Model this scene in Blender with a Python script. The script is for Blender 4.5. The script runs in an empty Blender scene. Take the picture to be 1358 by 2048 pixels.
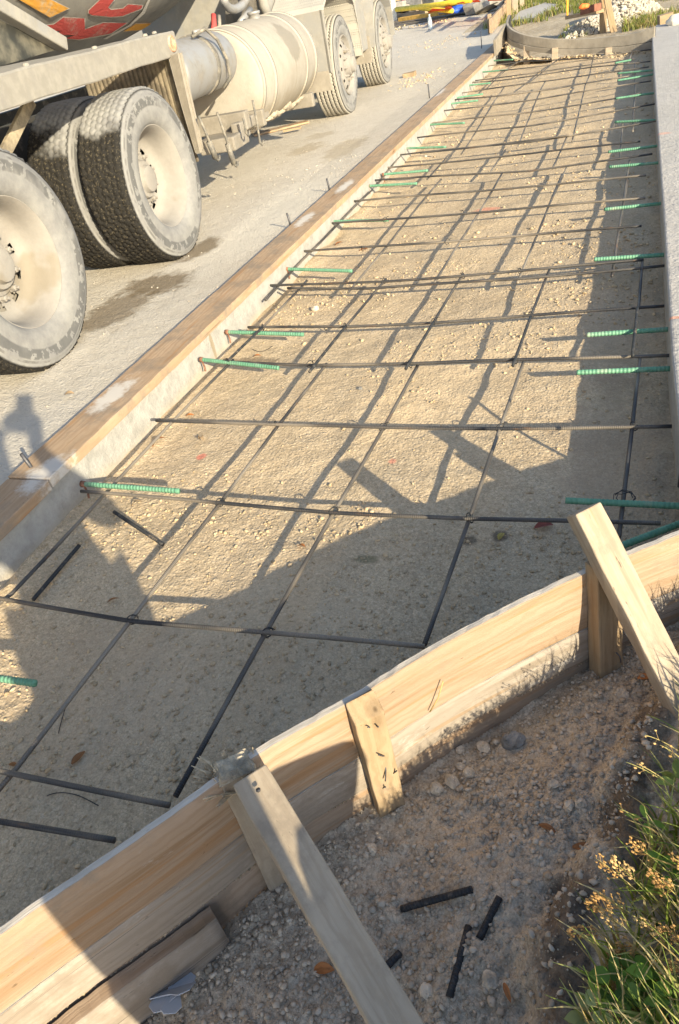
import bpy, bmesh, math, random
import numpy as np
from mathutils import Vector, Matrix
random.seed(7); RNG = np.random.default_rng(7)
SC = bpy.context.scene; COL = SC.collection
PI = math.pi
# ------------------------------------------------------------------ camera model
RM = Matrix(((0.93370511, -0.05705883, 0.35346719), (0.31297395, 0.60956356, -0.72834029), (-0.17390247, 0.79068107, 0.58701054)))
CAM = Vector((0, 0, 1.385)); F = 1430.0
def ray(x, y): return RM @ Vector((x - 679, -(y - 1024), -F))
def at(x, y, z=0.0):
    d = ray(x, y); return CAM + d * ((z - CAM.z) / d.z)
SUN = Vector((-0.70243659, 0.62159588, -0.34670075)).normalized()

# ------------------------------------------------------------------ object helpers
def tag(o, label=None, cat=None, group=None, kind=None):
    if label: o['label'] = label
    if cat: o['category'] = cat
    if group: o['group'] = group
    if kind: o['kind'] = kind
    return o
def link(o, parent=None):
    COL.objects.link(o)
    if parent: o.parent = parent
    return o
def empty(name, loc=(0, 0, 0), rz=0.0):
    o = bpy.data.objects.new(name, None); o.location = loc; o.rotation_euler = (0, 0, rz)
    o.empty_display_size = .1
    return link(o)
def obj_bm(name, bm, mat, parent=None, smooth=False, loc=None):
    me = bpy.data.meshes.new(name); bm.to_mesh(me); bm.free()
    if smooth:
        for p in me.polygons: p.use_smooth = True
    for m in (mat if isinstance(mat, (list, tuple)) else [mat]): me.materials.append(m)
    o = bpy.data.objects.new(name, me)
    if loc is not None: o.location = loc
    return link(o, parent)
def mesh_np(name, V, Fc, mat, parent=None, smooth=False, colors=None, mats=None):
    V = np.asarray(V, np.float32); Fc = np.asarray(Fc, np.int32); k = Fc.shape[1]
    me = bpy.data.meshes.new(name)
    me.vertices.add(len(V)); me.vertices.foreach_set('co', V.ravel())
    me.loops.add(Fc.size); me.loops.foreach_set('vertex_index', Fc.ravel())
    me.polygons.add(len(Fc)); me.polygons.foreach_set('loop_start', np.arange(0, Fc.size, k, dtype=np.int32))
    me.polygons.foreach_set('loop_total', np.full(len(Fc), k, np.int32))
    if smooth: me.polygons.foreach_set('use_smooth', np.ones(len(Fc), bool))
    for m in (mat if isinstance(mat, (list, tuple)) else [mat]): me.materials.append(m)
    if mats is not None: me.polygons.foreach_set('material_index', np.asarray(mats, np.int32))
    if colors is not None:
        a = me.color_attributes.new('Col', 'FLOAT_COLOR', 'POINT'); a.data.foreach_set('color', np.asarray(colors, np.float32).ravel())
    me.update(calc_edges=True); me.validate()
    o = bpy.data.objects.new(name, me)
    return link(o, parent)
def box(bm, lo, hi, bev=0.0):
    x0, y0, z0 = lo; x1, y1, z1 = hi
    vs = [bm.verts.new(p) for p in ((x0,y0,z0),(x1,y0,z0),(x1,y1,z0),(x0,y1,z0),(x0,y0,z1),(x1,y0,z1),(x1,y1,z1),(x0,y1,z1))]
    fs = [bm.faces.new([vs[i] for i in f]) for f in ((3,2,1,0),(4,5,6,7),(0,1,5,4),(1,2,6,5),(2,3,7,6),(3,0,4,7))]
    if bev > 0:
        es = list({e for f in fs for e in f.edges})
        bmesh.ops.bevel(bm, geom=es, offset=bev, segments=2, affect='EDGES', profile=.5)
    return vs
def rotframe(d, up=Vector((0, 0, 1))):
    d = d.normalized()
    if abs(d.dot(up)) > .98: up = Vector((1, 0, 0))
    y = up.cross(d).normalized(); z = d.cross(y)
    return Matrix((d, y, z)).transposed()
def beam(name, p0, p1, width, thick, mat, parent=None, up=Vector((0, 0, 1)), bev=.002, warp=.0015, bevel_top=0, local=False):
    """timber whose local X runs from p0 to p1; width along local Y, thickness along local Z"""
    p0 = Vector(p0); p1 = Vector(p1); L = (p1 - p0).length
    bm = bmesh.new(); n = max(2, int(L / .06))
    rings = []
    for i in range(n + 1):
        x = L * i / n; j = lambda: random.uniform(-warp, warp)
        ww, tt = width / 2, thick / 2
        rings.append([bm.verts.new((x, -ww + j(), -tt + j())), bm.verts.new((x, ww + j(), -tt + j())), bm.verts.new((x, ww + j(), tt + j())), bm.verts.new((x, -ww + j(), tt + j()))])
    for a, b in zip(rings, rings[1:]):
        for k in range(4): bm.faces.new((a[k], a[(k+1) % 4], b[(k+1) % 4], b[k]))
    bm.faces.new(rings[0][::-1]); bm.faces.new(rings[-1])
    bmesh.ops.recalc_face_normals(bm, faces=bm.faces)
    if bevel_top:
        for v in rings[-1]:
            if v.co.z > 0: v.co.x -= bevel_top
    es = [e for e in bm.edges if len(e.link_faces) == 2 and e.calc_face_angle(0) > .8]
    bmesh.ops.bevel(bm, geom=es, offset=bev, segments=2, affect='EDGES', profile=.5)
    o = obj_bm(name, bm, mat, parent)
    M = rotframe(p1 - p0, up).to_4x4(); M.translation = p0
    if parent and not local:
        bpy.context.view_layer.update(); M = parent.matrix_world.inverted() @ M
    o.matrix_basis = M
    return o
def tube_np(pts, rad, seg=8, cap=True):
    pts = [Vector(p) for p in pts]; n = len(pts); V = []; Fc = []
    d0 = (pts[1] - pts[0]).normalized(); up = Vector((0, 0, 1)) if abs(d0.z) < .9 else Vector((1, 0, 0))
    u = d0.cross(up).normalized()
    for i, p in enumerate(pts):
        d = (pts[min(i+1, n-1)] - pts[max(i-1, 0)]).normalized()
        u = (u - d * u.dot(d)).normalized(); v = d.cross(u)
        r = rad(i) if callable(rad) else rad
        for k in range(seg):
            rr = r[k] if isinstance(r, (list, tuple)) else r
            a = 2*PI*k/seg; V.append(p + (u*math.cos(a) + v*math.sin(a)) * rr)
    for i in range(n-1):
        for k in range(seg):
            k2 = (k+1) % seg; Fc.append((i*seg+k, i*seg+k2, (i+1)*seg+k2, (i+1)*seg+k))
    V = [tuple(p) for p in V]
    if cap:
        V.append(tuple(pts[0])); V.append(tuple(pts[-1])); a, b = len(V)-2, len(V)-1
        for k in range(seg):
            k2 = (k+1) % seg; Fc.append((a, k2, k, k)); Fc.append((b, (n-1)*seg+k, (n-1)*seg+k2, (n-1)*seg+k2))
    return V, Fc
def add_tube(bm, pts, rad, seg=8):
    V, Fc = tube_np(pts, rad, seg); vs = [bm.verts.new(v) for v in V]
    for f in Fc:
        f = list(dict.fromkeys(f))
        try: bm.faces.new([vs[i] for i in f])
        except ValueError: pass
def tube(name, pts, rad, mat, parent=None, seg=8, smooth=True):
    bm = bmesh.new(); add_tube(bm, pts, rad, seg); bmesh.ops.recalc_face_normals(bm, faces=bm.faces)
    return obj_bm(name, bm, mat, parent, smooth)
def add_lathe(bm, prof, seg=48, axis='X', centre=(0, 0, 0), skip=None, close=False):
    """prof: list of (axial, radius)"""
    rings = []
    cx, cy, cz = centre
    for (a, r) in prof:
        ring = []
        for k in range(seg):
            t = 2*PI*k/seg; c, s = r*math.cos(t), r*math.sin(t)
            ring.append(bm.verts.new((cx+a, cy+c, cz+s) if axis == 'X' else (cx+c, cy+a, cz+s) if axis == 'Y' else (cx+c, cy+s, cz+a)))
        rings.append(ring)
    for i, (A, B) in enumerate(zip(rings, rings[1:])):
        for k in range(seg):
            if skip and skip(i, k): continue
            k2 = (k+1) % seg; bm.faces.new((A[k], A[k2], B[k2], B[k]))
    if close: bm.faces.new(rings[0]); bm.faces.new(rings[-1][::-1])
    return rings

# ------------------------------------------------------------------ material helpers
class NT:
    def __init__(s, name, rough=.85, spec=.3):
        s.m = bpy.data.materials.new(name); s.m.use_nodes = True; s.t = s.m.node_tree; s.n = s.t.nodes; s.l = s.t.links
        s.b = s.n['Principled BSDF']; s.b.inputs['Roughness'].default_value = rough
        s.b.inputs['Specular IOR Level'].default_value = spec
        s.geo = s.n.new('ShaderNodeNewGeometry'); s.tc = s.n.new('ShaderNodeTexCoord')
        s.P = s.geo.outputs['Position']; s.O = s.tc.outputs['Object']; s.UV = s.tc.outputs['UV']
        s.rnd = s.n.new('ShaderNodeObjectInfo').outputs['Random']
    def lk(s, a, b):
        if hasattr(a, 'is_output'): s.l.new(a, b)
        else: b.default_value = a
    def noise(s, scale, detail=4, vec=None, rough=.6, dist=0.0):
        n = s.n.new('ShaderNodeTexNoise'); n.inputs['Scale'].default_value = scale; n.inputs['Detail'].default_value = detail
        n.inputs['Roughness'].default_value = rough; n.inputs['Distortion'].default_value = dist
        s.lk(vec if vec is not None else s.P, n.inputs['Vector']); return n.outputs['Fac']
    def vor(s, scale, vec=None, out='Distance', feat='F1', rnd=1.0):
        n = s.n.new('ShaderNodeTexVoronoi'); n.feature = feat; n.inputs['Scale'].default_value = scale; n.inputs['Randomness'].default_value = rnd
        s.lk(vec if vec is not None else s.P, n.inputs['Vector']); return n.outputs[out]
    def wave(s, scale, vec, dist=0, detail=2, dscale=1, dirn='X', typ='BANDS'):
        n = s.n.new('ShaderNodeTexWave'); n.wave_type = typ
        if typ == 'BANDS': n.bands_direction = dirn
        n.inputs['Scale'].default_value = scale; n.inputs['Distortion'].default_value = dist; n.inputs['Detail'].default_value = detail
        n.inputs['Detail Scale'].default_value = dscale; s.lk(vec, n.inputs['Vector']); return n.outputs['Fac']
    def map(s, vec, scale=(1,1,1), loc=(0,0,0), rot=(0,0,0)):
        n = s.n.new('ShaderNodeMapping'); n.inputs['Scale'].default_value = scale; n.inputs['Location'].default_value = loc; n.inputs['Rotation'].default_value = rot
        s.lk(vec, n.inputs['Vector']); return n.outputs[0]
    def shift(s, vec):
        n = s.n.new('ShaderNodeVectorMath'); n.operation = 'SCALE'; n.inputs[0].default_value = (13.7, 7.3, 5.1); s.l.new(s.rnd, n.inputs['Scale'])
        a = s.n.new('ShaderNodeVectorMath'); a.operation = 'ADD'; s.lk(vec, a.inputs[0]); s.l.new(n.outputs[0], a.inputs[1]); return a.outputs[0]
    def math(s, op, a, b=0.0, clamp=False):
        n = s.n.new('ShaderNodeMath'); n.operation = op; n.use_clamp = clamp; s.lk(a, n.inputs[0]); s.lk(b, n.inputs[1]); return n.outputs[0]
    def ramp(s, fac, a, b, lo=0.0, hi=1.0):
        n = s.n.new('ShaderNodeMapRange'); n.interpolation_type = 'SMOOTHSTEP'; s.lk(fac, n.inputs[0])
        n.inputs[1].default_value = a; n.inputs[2].default_value = b; n.inputs[3].default_value = lo; n.inputs[4].default_value = hi; return n.outputs[0]
    def mix(s, fac, a, b, blend='MIX'):
        n = s.n.new('ShaderNodeMix'); n.data_type = 'RGBA'; n.blend_type = blend; s.lk(fac, n.inputs[0])
        for v, i in ((a, 6), (b, 7)):
            if not hasattr(v, 'is_output') and len(v) == 3: v = (*v, 1)
            s.lk(v, n.inputs[i])
        return n.outputs[2]
    def attr(s, name):
        n = s.n.new('ShaderNodeAttribute'); n.attribute_name = name; return n.outputs['Color']
    def sep(s, vec, k):
        n = s.n.new('ShaderNodeSeparateXYZ'); s.lk(vec, n.inputs[0]); return n.outputs[k]
    def dist(s, p, scale=(1,1,1), vec=None):
        n = s.n.new('ShaderNodeVectorMath'); n.operation = 'SUBTRACT'; s.lk(vec if vec is not None else s.P, n.inputs[0]); n.inputs[1].default_value = p
        m = s.n.new('ShaderNodeVectorMath'); m.operation = 'MULTIPLY'; s.l.new(n.outputs[0], m.inputs[0]); m.inputs[1].default_value = scale
        e = s.n.new('ShaderNodeVectorMath'); e.operation = 'LENGTH'; s.l.new(m.outputs[0], e.inputs[0]); return e.outputs['Value']
    def color(s, c): s.lk(c if hasattr(c, 'is_output') else (*c, 1), s.b.inputs['Base Color']); return s
    def rough(s, r): s.lk(r, s.b.inputs['Roughness']); return s
    def bump(s, h, dist=.01, strength=1.0, prev=None):
        n = s.n.new('ShaderNodeBump'); n.inputs['Distance'].default_value = dist; n.inputs['Strength'].default_value = strength
        s.lk(h, n.inputs['Height'])
        if prev is not None: s.l.new(prev, n.inputs['Normal'])
        s.l.new(n.outputs[0], s.b.inputs['Normal']); return n.outputs[0]

def plain(name, c, rough=.7, var=.25, scale=14, spec=.3, metal=0.0, bump=.0):
    t = NT(name, rough, spec); v = t.noise(scale, 5, t.shift(t.O))
    t.color(t.mix(t.ramp(v, .3, .7), tuple(x*(1-var) for x in c), tuple(min(1, x*(1+var)) for x in c)))
    t.b.inputs['Metallic'].default_value = metal
    if bump: t.bump(t.noise(scale*6, 4, t.O), bump)
    return t.m
def dusty(name, c, dust=(.38, .35, .30), amount=.5, scale=5, rough=.75, metal=0.0, streak=True):
    """paint or metal under a coat of dried cement dust"""
    t = NT(name, rough, .35)
    v = t.noise(scale, 7, t.O, .65); w = t.noise(scale*9, 4, t.O)
    f = t.ramp(t.math('ADD', v, t.math('MULTIPLY', w, .25)), .75-amount*.5, .95-amount*.35)
    if streak:
        s = t.noise(1.0, 4, t.map(t.O, (30, 30, 2.5))); f = t.math('MULTIPLY', f, t.ramp(s, .25, .6, .55, 1))
    d = t.mix(t.ramp(t.noise(scale*2.3, 5, t.O), .35, .65), tuple(x*.82 for x in dust), dust)
    t.color(t.mix(f, c, d)); t.b.inputs['Metallic'].default_value = metal
    t.bump(t.noise(scale*22, 4, t.O), .003, .5)
    return t.m
def wood(name, light, dark, use_uv=False, dirt=.3, white=.2, knots=True, ring=1.0, dirtcol=(.24, .20, .16)):
    t = NT(name, .82, .2)
    v = t.shift(t.UV if use_uv else t.O)
    warp = t.noise(1.0, 4, t.map(v, (1.6, 7, 7)), .55)
    kd = t.vor(1.0, t.map(v, (2.6, 8.0, 8.0), (.3, .2, .1)))
    pull = t.math('MULTIPLY', t.ramp(kd, .0, .34, 1, 0), .035)
    n = t.n.new('ShaderNodeVectorMath'); n.operation = 'MULTIPLY_ADD'; t.lk(t.math('ADD', warp, pull), n.inputs[0]); n.inputs[1].default_value = (0, .13*ring, .13*ring); t.l.new(v, n.inputs[2])
    g = t.wave(13, n.outputs[0], 3.0, 4, 2.2, 'Y')
    fine = t.noise(1.0, 4, t.map(v, (6, 260, 260)), .65)
    mid = t.noise(1.0, 5, t.map(v, (1.5, 26, 26)), .6)
    low = t.noise(1.0, 4, t.map(v, (2.2, 5, 5), (9, 2, 4)), .6)
    m1 = tuple(.6*a+.4*b for a, b in zip(light, dark)); pale = tuple(min(.8, a*1.08+.03) for a in light)
    c = t.mix(t.ramp(low, .35, .65), light, pale)
    c = t.mix(t.ramp(g, .35, 1.0, 0, .55), c, m1)
    c = t.mix(t.ramp(mid, .52, .70, 0, .8), c, dark)
    org = t.noise(1.0, 4, t.map(v, (1.1, 34, 34), (5, 3, 2)), .55); c = t.mix(t.ramp(org, .60, .66, 0, .55), c, tuple(x*k for x, k in zip(light, (.98, .72, .45))))
    spl = t.noise(1.0, 3, t.map(v, (.9, 90, 90), (1, 6, 3)), .6); c = t.mix(t.ramp(spl, .69, .72, 0, .75), c, tuple(x*.35 for x in dark))
    c = t.mix(t.ramp(fine, .50, .72, 0, .35), c, dark)
    if knots:
        c = t.mix(t.ramp(kd, .06, .20, .5, 0), c, tuple(x*.6 for x in dark)); c = t.mix(t.ramp(kd, .028, .06, .85, 0), c, tuple(x*.32 for x in dark))
    sc = t.noise(1.0, 3, t.map(v, (22, 75, 75), (2, 7, 1)), .7); c = t.mix(t.ramp(sc, .68, .74, 0, .8), c, tuple(x*.4 for x in dark))
    d = t.noise(5, 7, v, .72)
    c = t.mix(t.ramp(d, .64-dirt*.3, .80-dirt*.25, 0, .8), c, dirtcol)
    w = t.noise(3.6, 7, t.map(v, (.8, 2.0, 2.0), (3, 1, 8)), .72)
    c = t.mix(t.ramp(w, .72-white*.3, .80-white*.28, 0, .85), c, (.47, .445, .42))
    t.color(c)
    t.bump(t.math('ADD', t.math('MULTIPLY', fine, .6), t.math('ADD', mid, t.math('MULTIPLY', sc, -.5))), .003, .7)
    return t.m

M = {}
M['wood_new'] = wood('pale_pine', (.335, .25, .18), (.26, .17, .10), True, .32, .35)
M['wood_grey'] = wood('cement_stained_pine', (.315, .275, .235), (.22, .18, .14), True, .6, .45)
M['wood_brown'] = wood('brown_pine', (.33, .255, .19), (.22, .15, .105), True, .6, .1)
M['wood_top'] = wood('concrete_smeared_edge', (.50, .46, .41), (.42, .36, .29), True, .25, .6, False)
M['stake'] = wood('stake_timber', (.34, .25, .155), (.235, .155, .085), False, .4, .15)
M['brace'] = wood('weathered_brace_timber', (.38, .315, .24), (.27, .21, .15), False, .6, .3)
M['board'] = wood('road_form_timber', (.39, .28, .185), (.28, .18, .11), False, .6, .2)
def _splash(m, spots):
    t = NT.__new__(NT); t.m = m; t.t = m.node_tree; t.n = t.t.nodes; t.l = t.t.links; t.b = t.n['Principled BSDF']; t.P = t.n['Geometry'].outputs['Position']
    c = t.b.inputs['Base Color'].links[0].from_socket; b = t.noise(16, 7, None, .72)
    for (x, y, sx, sy, a) in spots:
        p = at(x, y, .198); d = t.math('ADD', t.dist(tuple(p), (1/sx, 1/sy, 1.5)), t.math('MULTIPLY', t.math('SUBTRACT', b, .5), 2.2)); c = t.mix(t.ramp(d, .45, 1.1, a, 0), c, (.62, .59, .55))
    t.color(c)
_splash(M['board'], [(90, 945, .07, .13, .9), (610, 438, .045, .20, .9), (690, 372, .045, .22, .9), (878, 185, .06, .3, .8), (225, 790, .065, .17, .9), (480, 640, .03, .3, .35), (330, 640, .05, .3, .4)])
M['splinter'] = plain('split_wood_fibre', (.56, .46, .32), .8, .3, 60)

def m_rebar():
    t = NT('rusty_steel_bar', .55, .4); v = t.shift(t.O)
    a = t.noise(1, 4, t.map(v, (3, 40, 40))); b = t.noise(1, 5, t.map(v, (9, 60, 60)), .7); d = t.noise(1, 3, t.map(v, (1.4, 4, 4), (4, 4, 4)))
    c = t.mix(t.ramp(a, .4, .65), (.045, .046, .052), (.13, .12, .11))
    c = t.mix(t.ramp(b, .58, .72, 0, .8), c, (.21, .11, .05))
    c = t.mix(t.ramp(d, .46, .66, 0, .75), c, (.36, .31, .25))
    t.color(c); t.b.inputs['Metallic'].default_value = .35
    w = t.wave(55, t.O, 0, 0, 1, 'X'); t.bump(t.math('ADD', t.ramp(w, .4, .9), t.math('MULTIPLY', b, .4)), .0022, .8)
    return t.m
M['rebar'] = m_rebar()
def m_dark():
    t = NT('black_bar_offcut', .6, .35); b = t.noise(40, 5, t.shift(t.O), .7)
    d = t.noise(18, 5, t.shift(t.O), .7); c = t.mix(t.ramp(b, .5, .75), (.03, .033, .038), (.12, .11, .10)); c = t.mix(t.ramp(d, .56, .72, 0, .7), c, (.26, .21, .16)); t.color(c); w = t.wave(40, t.O, .4, 1, 1, 'X'); t.bump(t.math('ADD', b, t.ramp(w, .5, .95)), .0025, .9); return t.m
M['blackbar'] = m_dark()
def m_green():
    t = NT('green_epoxy_coating', .5, .4); v = t.shift(t.O); b = t.noise(30, 5, v, .65)
    c = t.mix(t.ramp(b, .35, .7), (.11, .285, .185), (.17, .36, .24)); d = t.noise(7, 5, v)
    c = t.mix(t.ramp(d, .54, .74, 0, .7), c, (.40, .40, .32)); sc = t.noise(1, 3, t.map(v, (20, 90, 90)), .7); c = t.mix(t.ramp(sc, .64, .70, 0, .75), c, (.10, .13, .10)); wv = t.wave(24, t.O, .6, 1, 1, 'X'); c = t.mix(t.ramp(wv, .55, .95, 0, .2), c, (.08, .22, .14)); t.color(c); t.bump(t.math('ADD', wv, b), .003, .6); return t.m
M['green'] = m_green()
M['rust'] = plain('rusty_brown', (.24, .12, .08), .85, .35, 50)
M['steelnail'] = plain('nail_steel', (.10, .10, .11), .5, .3, 60, metal=.5)

def ground_mat(name, lo, hi, pebble, dark, grain=1.0, marks=(), con=.22, bs=.9):
    gap_shade = tuple(x*.55 for x in dark)  # shade of the crevices between grains, put into the colour
    t = NT(name, .95, .12)
    a = t.noise(1.3, 6); b = t.noise(9, 6, None, .7); c2 = t.noise(90, 4, None, .7); cell = t.vor(95*grain, None, 'Color'); cd = t.vor(95*grain)
    cell2 = t.vor(230*grain, None, 'Color')
    col = t.mix(t.ramp(t.math('ADD', t.math('MULTIPLY', a, .6), t.math('MULTIPLY', b, .5)), .38, .72), lo, hi)
    pm = t.ramp(t.math('ADD', t.sep(cell, 0), t.math('MULTIPLY', t.math('SUBTRACT', b, .5), 1.2)), .62, .8, 0, .55)
    col = t.mix(pm, col, pebble)
    col = t.mix(t.ramp(t.sep(cell2, 1), .72, .95, 0, .45), col, dark)
    col = t.mix(t.ramp(c2, .55, .8, 0, .35), col, dark)
    ed = t.vor(78*grain, None, 'Distance', 'DISTANCE_TO_EDGE'); ed2 = t.vor(170*grain, None, 'Distance', 'DISTANCE_TO_EDGE'); gp = t.ramp(t.noise(6, 5, None, .7), .35, .6, .15, 1)
    tone = t.math('MULTIPLY', t.ramp(t.sep(cell, 2), 0, 1, 1-.22*con, 1+.12*con), t.ramp(t.sep(cell2, 0), 0, 1, 1-.2*con, 1+.1*con))
    tn = t.n.new('ShaderNodeCombineColor'); [t.lk(tone, tn.inputs[i]) for i in range(3)]
    col = t.mix(1.0, col, tn.outputs[0], 'MULTIPLY')
    col = t.mix(t.math('MULTIPLY', t.ramp(ed, .0, .10, .75*con, 0), gp), col, gap_shade); col = t.mix(t.ramp(ed2, .0, .10, .45*con, 0), col, gap_shade)
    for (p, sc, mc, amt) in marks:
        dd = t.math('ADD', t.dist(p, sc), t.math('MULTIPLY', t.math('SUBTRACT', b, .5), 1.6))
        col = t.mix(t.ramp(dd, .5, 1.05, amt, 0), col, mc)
    t.color(col)
    h1 = t.bump(t.math('ADD', b, t.math('MULTIPLY', a, 1.5)), .02, .6)
    h = t.math('ADD', t.math('MULTIPLY', t.math('SUBTRACT', 1.0, cd), t.math('MULTIPLY', t.sep(cell, 0), .9)), t.math('MULTIPLY', c2, .7))
    t.bump(h, .008, bs, h1)
    return t.m
def gm(px, py, z, r, col, amt, ax=1.0, ay=1.0):
    p = at(px, py, z); return (tuple(p), (ax/r, ay/r, .3/r), col, amt)
RED = (.75, .12, .10)
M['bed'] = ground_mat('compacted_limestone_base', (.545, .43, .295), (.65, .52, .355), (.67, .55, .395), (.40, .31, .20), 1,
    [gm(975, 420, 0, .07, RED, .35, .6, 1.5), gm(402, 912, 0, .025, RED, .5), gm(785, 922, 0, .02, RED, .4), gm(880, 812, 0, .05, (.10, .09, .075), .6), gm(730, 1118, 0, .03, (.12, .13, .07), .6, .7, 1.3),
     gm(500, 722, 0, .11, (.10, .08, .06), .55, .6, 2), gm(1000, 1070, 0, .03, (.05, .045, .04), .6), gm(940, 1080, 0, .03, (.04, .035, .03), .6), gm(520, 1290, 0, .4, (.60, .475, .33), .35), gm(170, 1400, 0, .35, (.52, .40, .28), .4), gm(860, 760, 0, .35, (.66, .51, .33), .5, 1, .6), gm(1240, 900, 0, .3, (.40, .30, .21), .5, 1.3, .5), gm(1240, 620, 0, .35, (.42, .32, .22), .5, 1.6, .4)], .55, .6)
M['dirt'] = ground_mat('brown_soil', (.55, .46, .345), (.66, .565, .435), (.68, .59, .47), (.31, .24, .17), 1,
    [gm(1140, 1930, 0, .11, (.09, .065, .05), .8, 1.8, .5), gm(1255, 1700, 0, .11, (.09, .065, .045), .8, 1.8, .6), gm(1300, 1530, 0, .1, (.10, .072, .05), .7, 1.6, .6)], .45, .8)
WET = (.20, .155, .10)
M['road'] = ground_mat('dusty_concrete', (.56, .505, .425), (.65, .60, .52), (.67, .62, .54), (.50, .44, .36), .8,
    [gm(20, 900, .155, .5, (.60, .56, .50), .6), gm(560, 420, .155, .5, (.70, .65, .56), .7, 1.5, .4), gm(230, 610, .155, .34, WET, .75, 1.5, .85), gm(400, 488, .155, .22, WET, .85, 1.6, .75), gm(310, 560, .155, .28, WET, .85, 1, 1.2), gm(690, 290, .155, .35, (.40, .33, .23), .55, 1.6, .6), gm(610, 292, .155, .25, (.40, .33, .23), .6, 1.2, .8), gm(640, 265, .155, .2, (.40, .33, .23), .45)], .1)
def _broom(m):
    t = NT.__new__(NT); t.m = m; t.t = m.node_tree; t.n = t.t.nodes; t.l = t.t.links; t.b = t.n['Principled BSDF']; t.P = t.n['Geometry'].outputs['Position'] if 'Geometry' in t.n else None
    w = t.noise(1.0, 4, t.map(t.P, (3, 160, 1)), .6); st = t.noise(2.1, 6, None, .75); pv = t.b.inputs['Normal'].links[0].from_socket; t.bump(w, .004, .7, pv)
    c = t.b.inputs['Base Color'].links[0].from_socket; c = t.mix(t.ramp(st, .52, .72, 0, .35), c, (.36, .335, .30)); c = t.mix(t.ramp(w, .5, .7, 0, .22), c, (.34, .32, .29)); t.color(c); return m
M['slab'] = ground_mat('broomed_concrete', (.44, .42, .395), (.51, .49, .465), (.525, .505, .48), (.40, .38, .355), .6,
    [gm(1350, 635, .16, .03, (.75, .30, .16), .6, .5, 2), gm(1325, 267, .16, .05, (.75, .32, .20), .45, .8, 1)], .06, .6)
def m_face():
    t = NT('cast_concrete_face', .95, .15); b = t.noise(14, 7, None, .7); c = t.noise(60, 5, None, .7); d = t.noise(3, 4)
    col = t.mix(t.ramp(b, .3, .65), (.31, .305, .29), (.41, .405, .39)); col = t.mix(t.ramp(c, .62, .8, 0, .6), col, (.30, .28, .25))
    col = t.mix(t.ramp(t.math('ADD', t.sep(t.P, 2), t.math('MULTIPLY', t.math('SUBTRACT', d, .5), .12)), .0, .06, .6, 0), col, (.45, .38, .28))
    for (x, y, z, r) in ((427, 690, .09, .055), (-1, -1, 0, 0)):
        if x > 0: p = at(x, y, z); col = t.mix(t.ramp(t.math('ADD', t.dist(tuple((-1.855, p.y, z)), (1/r, 3.0/r, .6/r)), t.math('MULTIPLY', t.math('SUBTRACT', b, .5), 1.2)), .6, 1, .9, 0), col, (.30, .25, .18))
    t.color(col); t.bump(t.math('ADD', b, c), .008, .7); return t.m
M['face'] = m_face()
def m_stones(name, c, dustc):
    t = NT(name, .95, .15); a = t.attr('Col'); b = t.noise(70, 4)
    col = t.mix(t.ramp(b, .3, .7), tuple(x*.85 for x in c), c); col = t.mix(1.0, col, a, 'MULTIPLY'); col = t.mix(.25, col, dustc)
    t.color(col); t.bump(b, .004, .7); return t.m
M['stone_pale'] = m_stones('pale_limestone_chips', (.60, .475, .315), (.5, .39, .25))
M['stone_brown'] = m_stones('soil_crumbs', (.62, .53, .42), (.50, .42, .32))
M['stone_white'] = m_stones('white_gravel', (.52, .475, .405), (.48, .43, .36))
M['rock'] = plain('limestone_rock', (.66, .57, .45), .95, .3, 30, .15, bump=.006)
M['rock_grey'] = plain('grey_rock', (.27, .265, .255), .9, .3, 30, .15, bump=.006)

_broom(M['slab'])
# ------------------------------------------------------------------ world, sun, camera
w = bpy.data.worlds.new("World"); SC.world = w; w.use_nodes = True
sky = w.node_tree.nodes.new('ShaderNodeTexSky'); sky.sky_type = 'NISHITA'; sky.sun_disc = False
sky.sun_elevation = math.asin(-SUN.z); sky.sun_rotation = math.atan2(-SUN.x, -SUN.y)
bg = w.node_tree.nodes['Background']; bg.inputs['Strength'].default_value = .108
w.node_tree.links.new(sky.outputs[0], bg.inputs[0])
ld = bpy.data.lights.new('sun', 'SUN'); ld.energy = 3.95; ld.angle = math.radians(.55); ld.color = (1, .86, .60)
lo = bpy.data.objects.new('sun', ld); lo.rotation_euler = SUN.to_track_quat('-Z', 'Y').to_euler(); link(lo); lo.location = (3, -3, 6)
cd = bpy.data.cameras.new('camera'); co = bpy.data.objects.new('camera', cd); link(co)
Z = RM.col[2].normalized(); Y = (RM.col[1] - Z*RM.col[1].dot(Z)).normalized(); X = Y.cross(Z)
mw = Matrix((X, Y, Z)).transposed().to_4x4(); mw.translation = CAM; co.matrix_world = mw
cd.sensor_fit = 'VERTICAL'; cd.sensor_height = 36; cd.lens = F/2048*36; cd.clip_start = .02; cd.clip_end = 500
SC.camera = co
SC.cycles.max_bounces = 6; SC.cycles.diffuse_bounces = 3; SC.cycles.glossy_bounces = 2; SC.cycles.transmission_bounces = 4; SC.cycles.transparent_max_bounces = 4
SC.view_settings.view_transform = 'Standard'; SC.view_settings.look = 'None'; SC.view_settings.exposure = 1.25; SC.view_settings.gamma = 1

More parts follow.
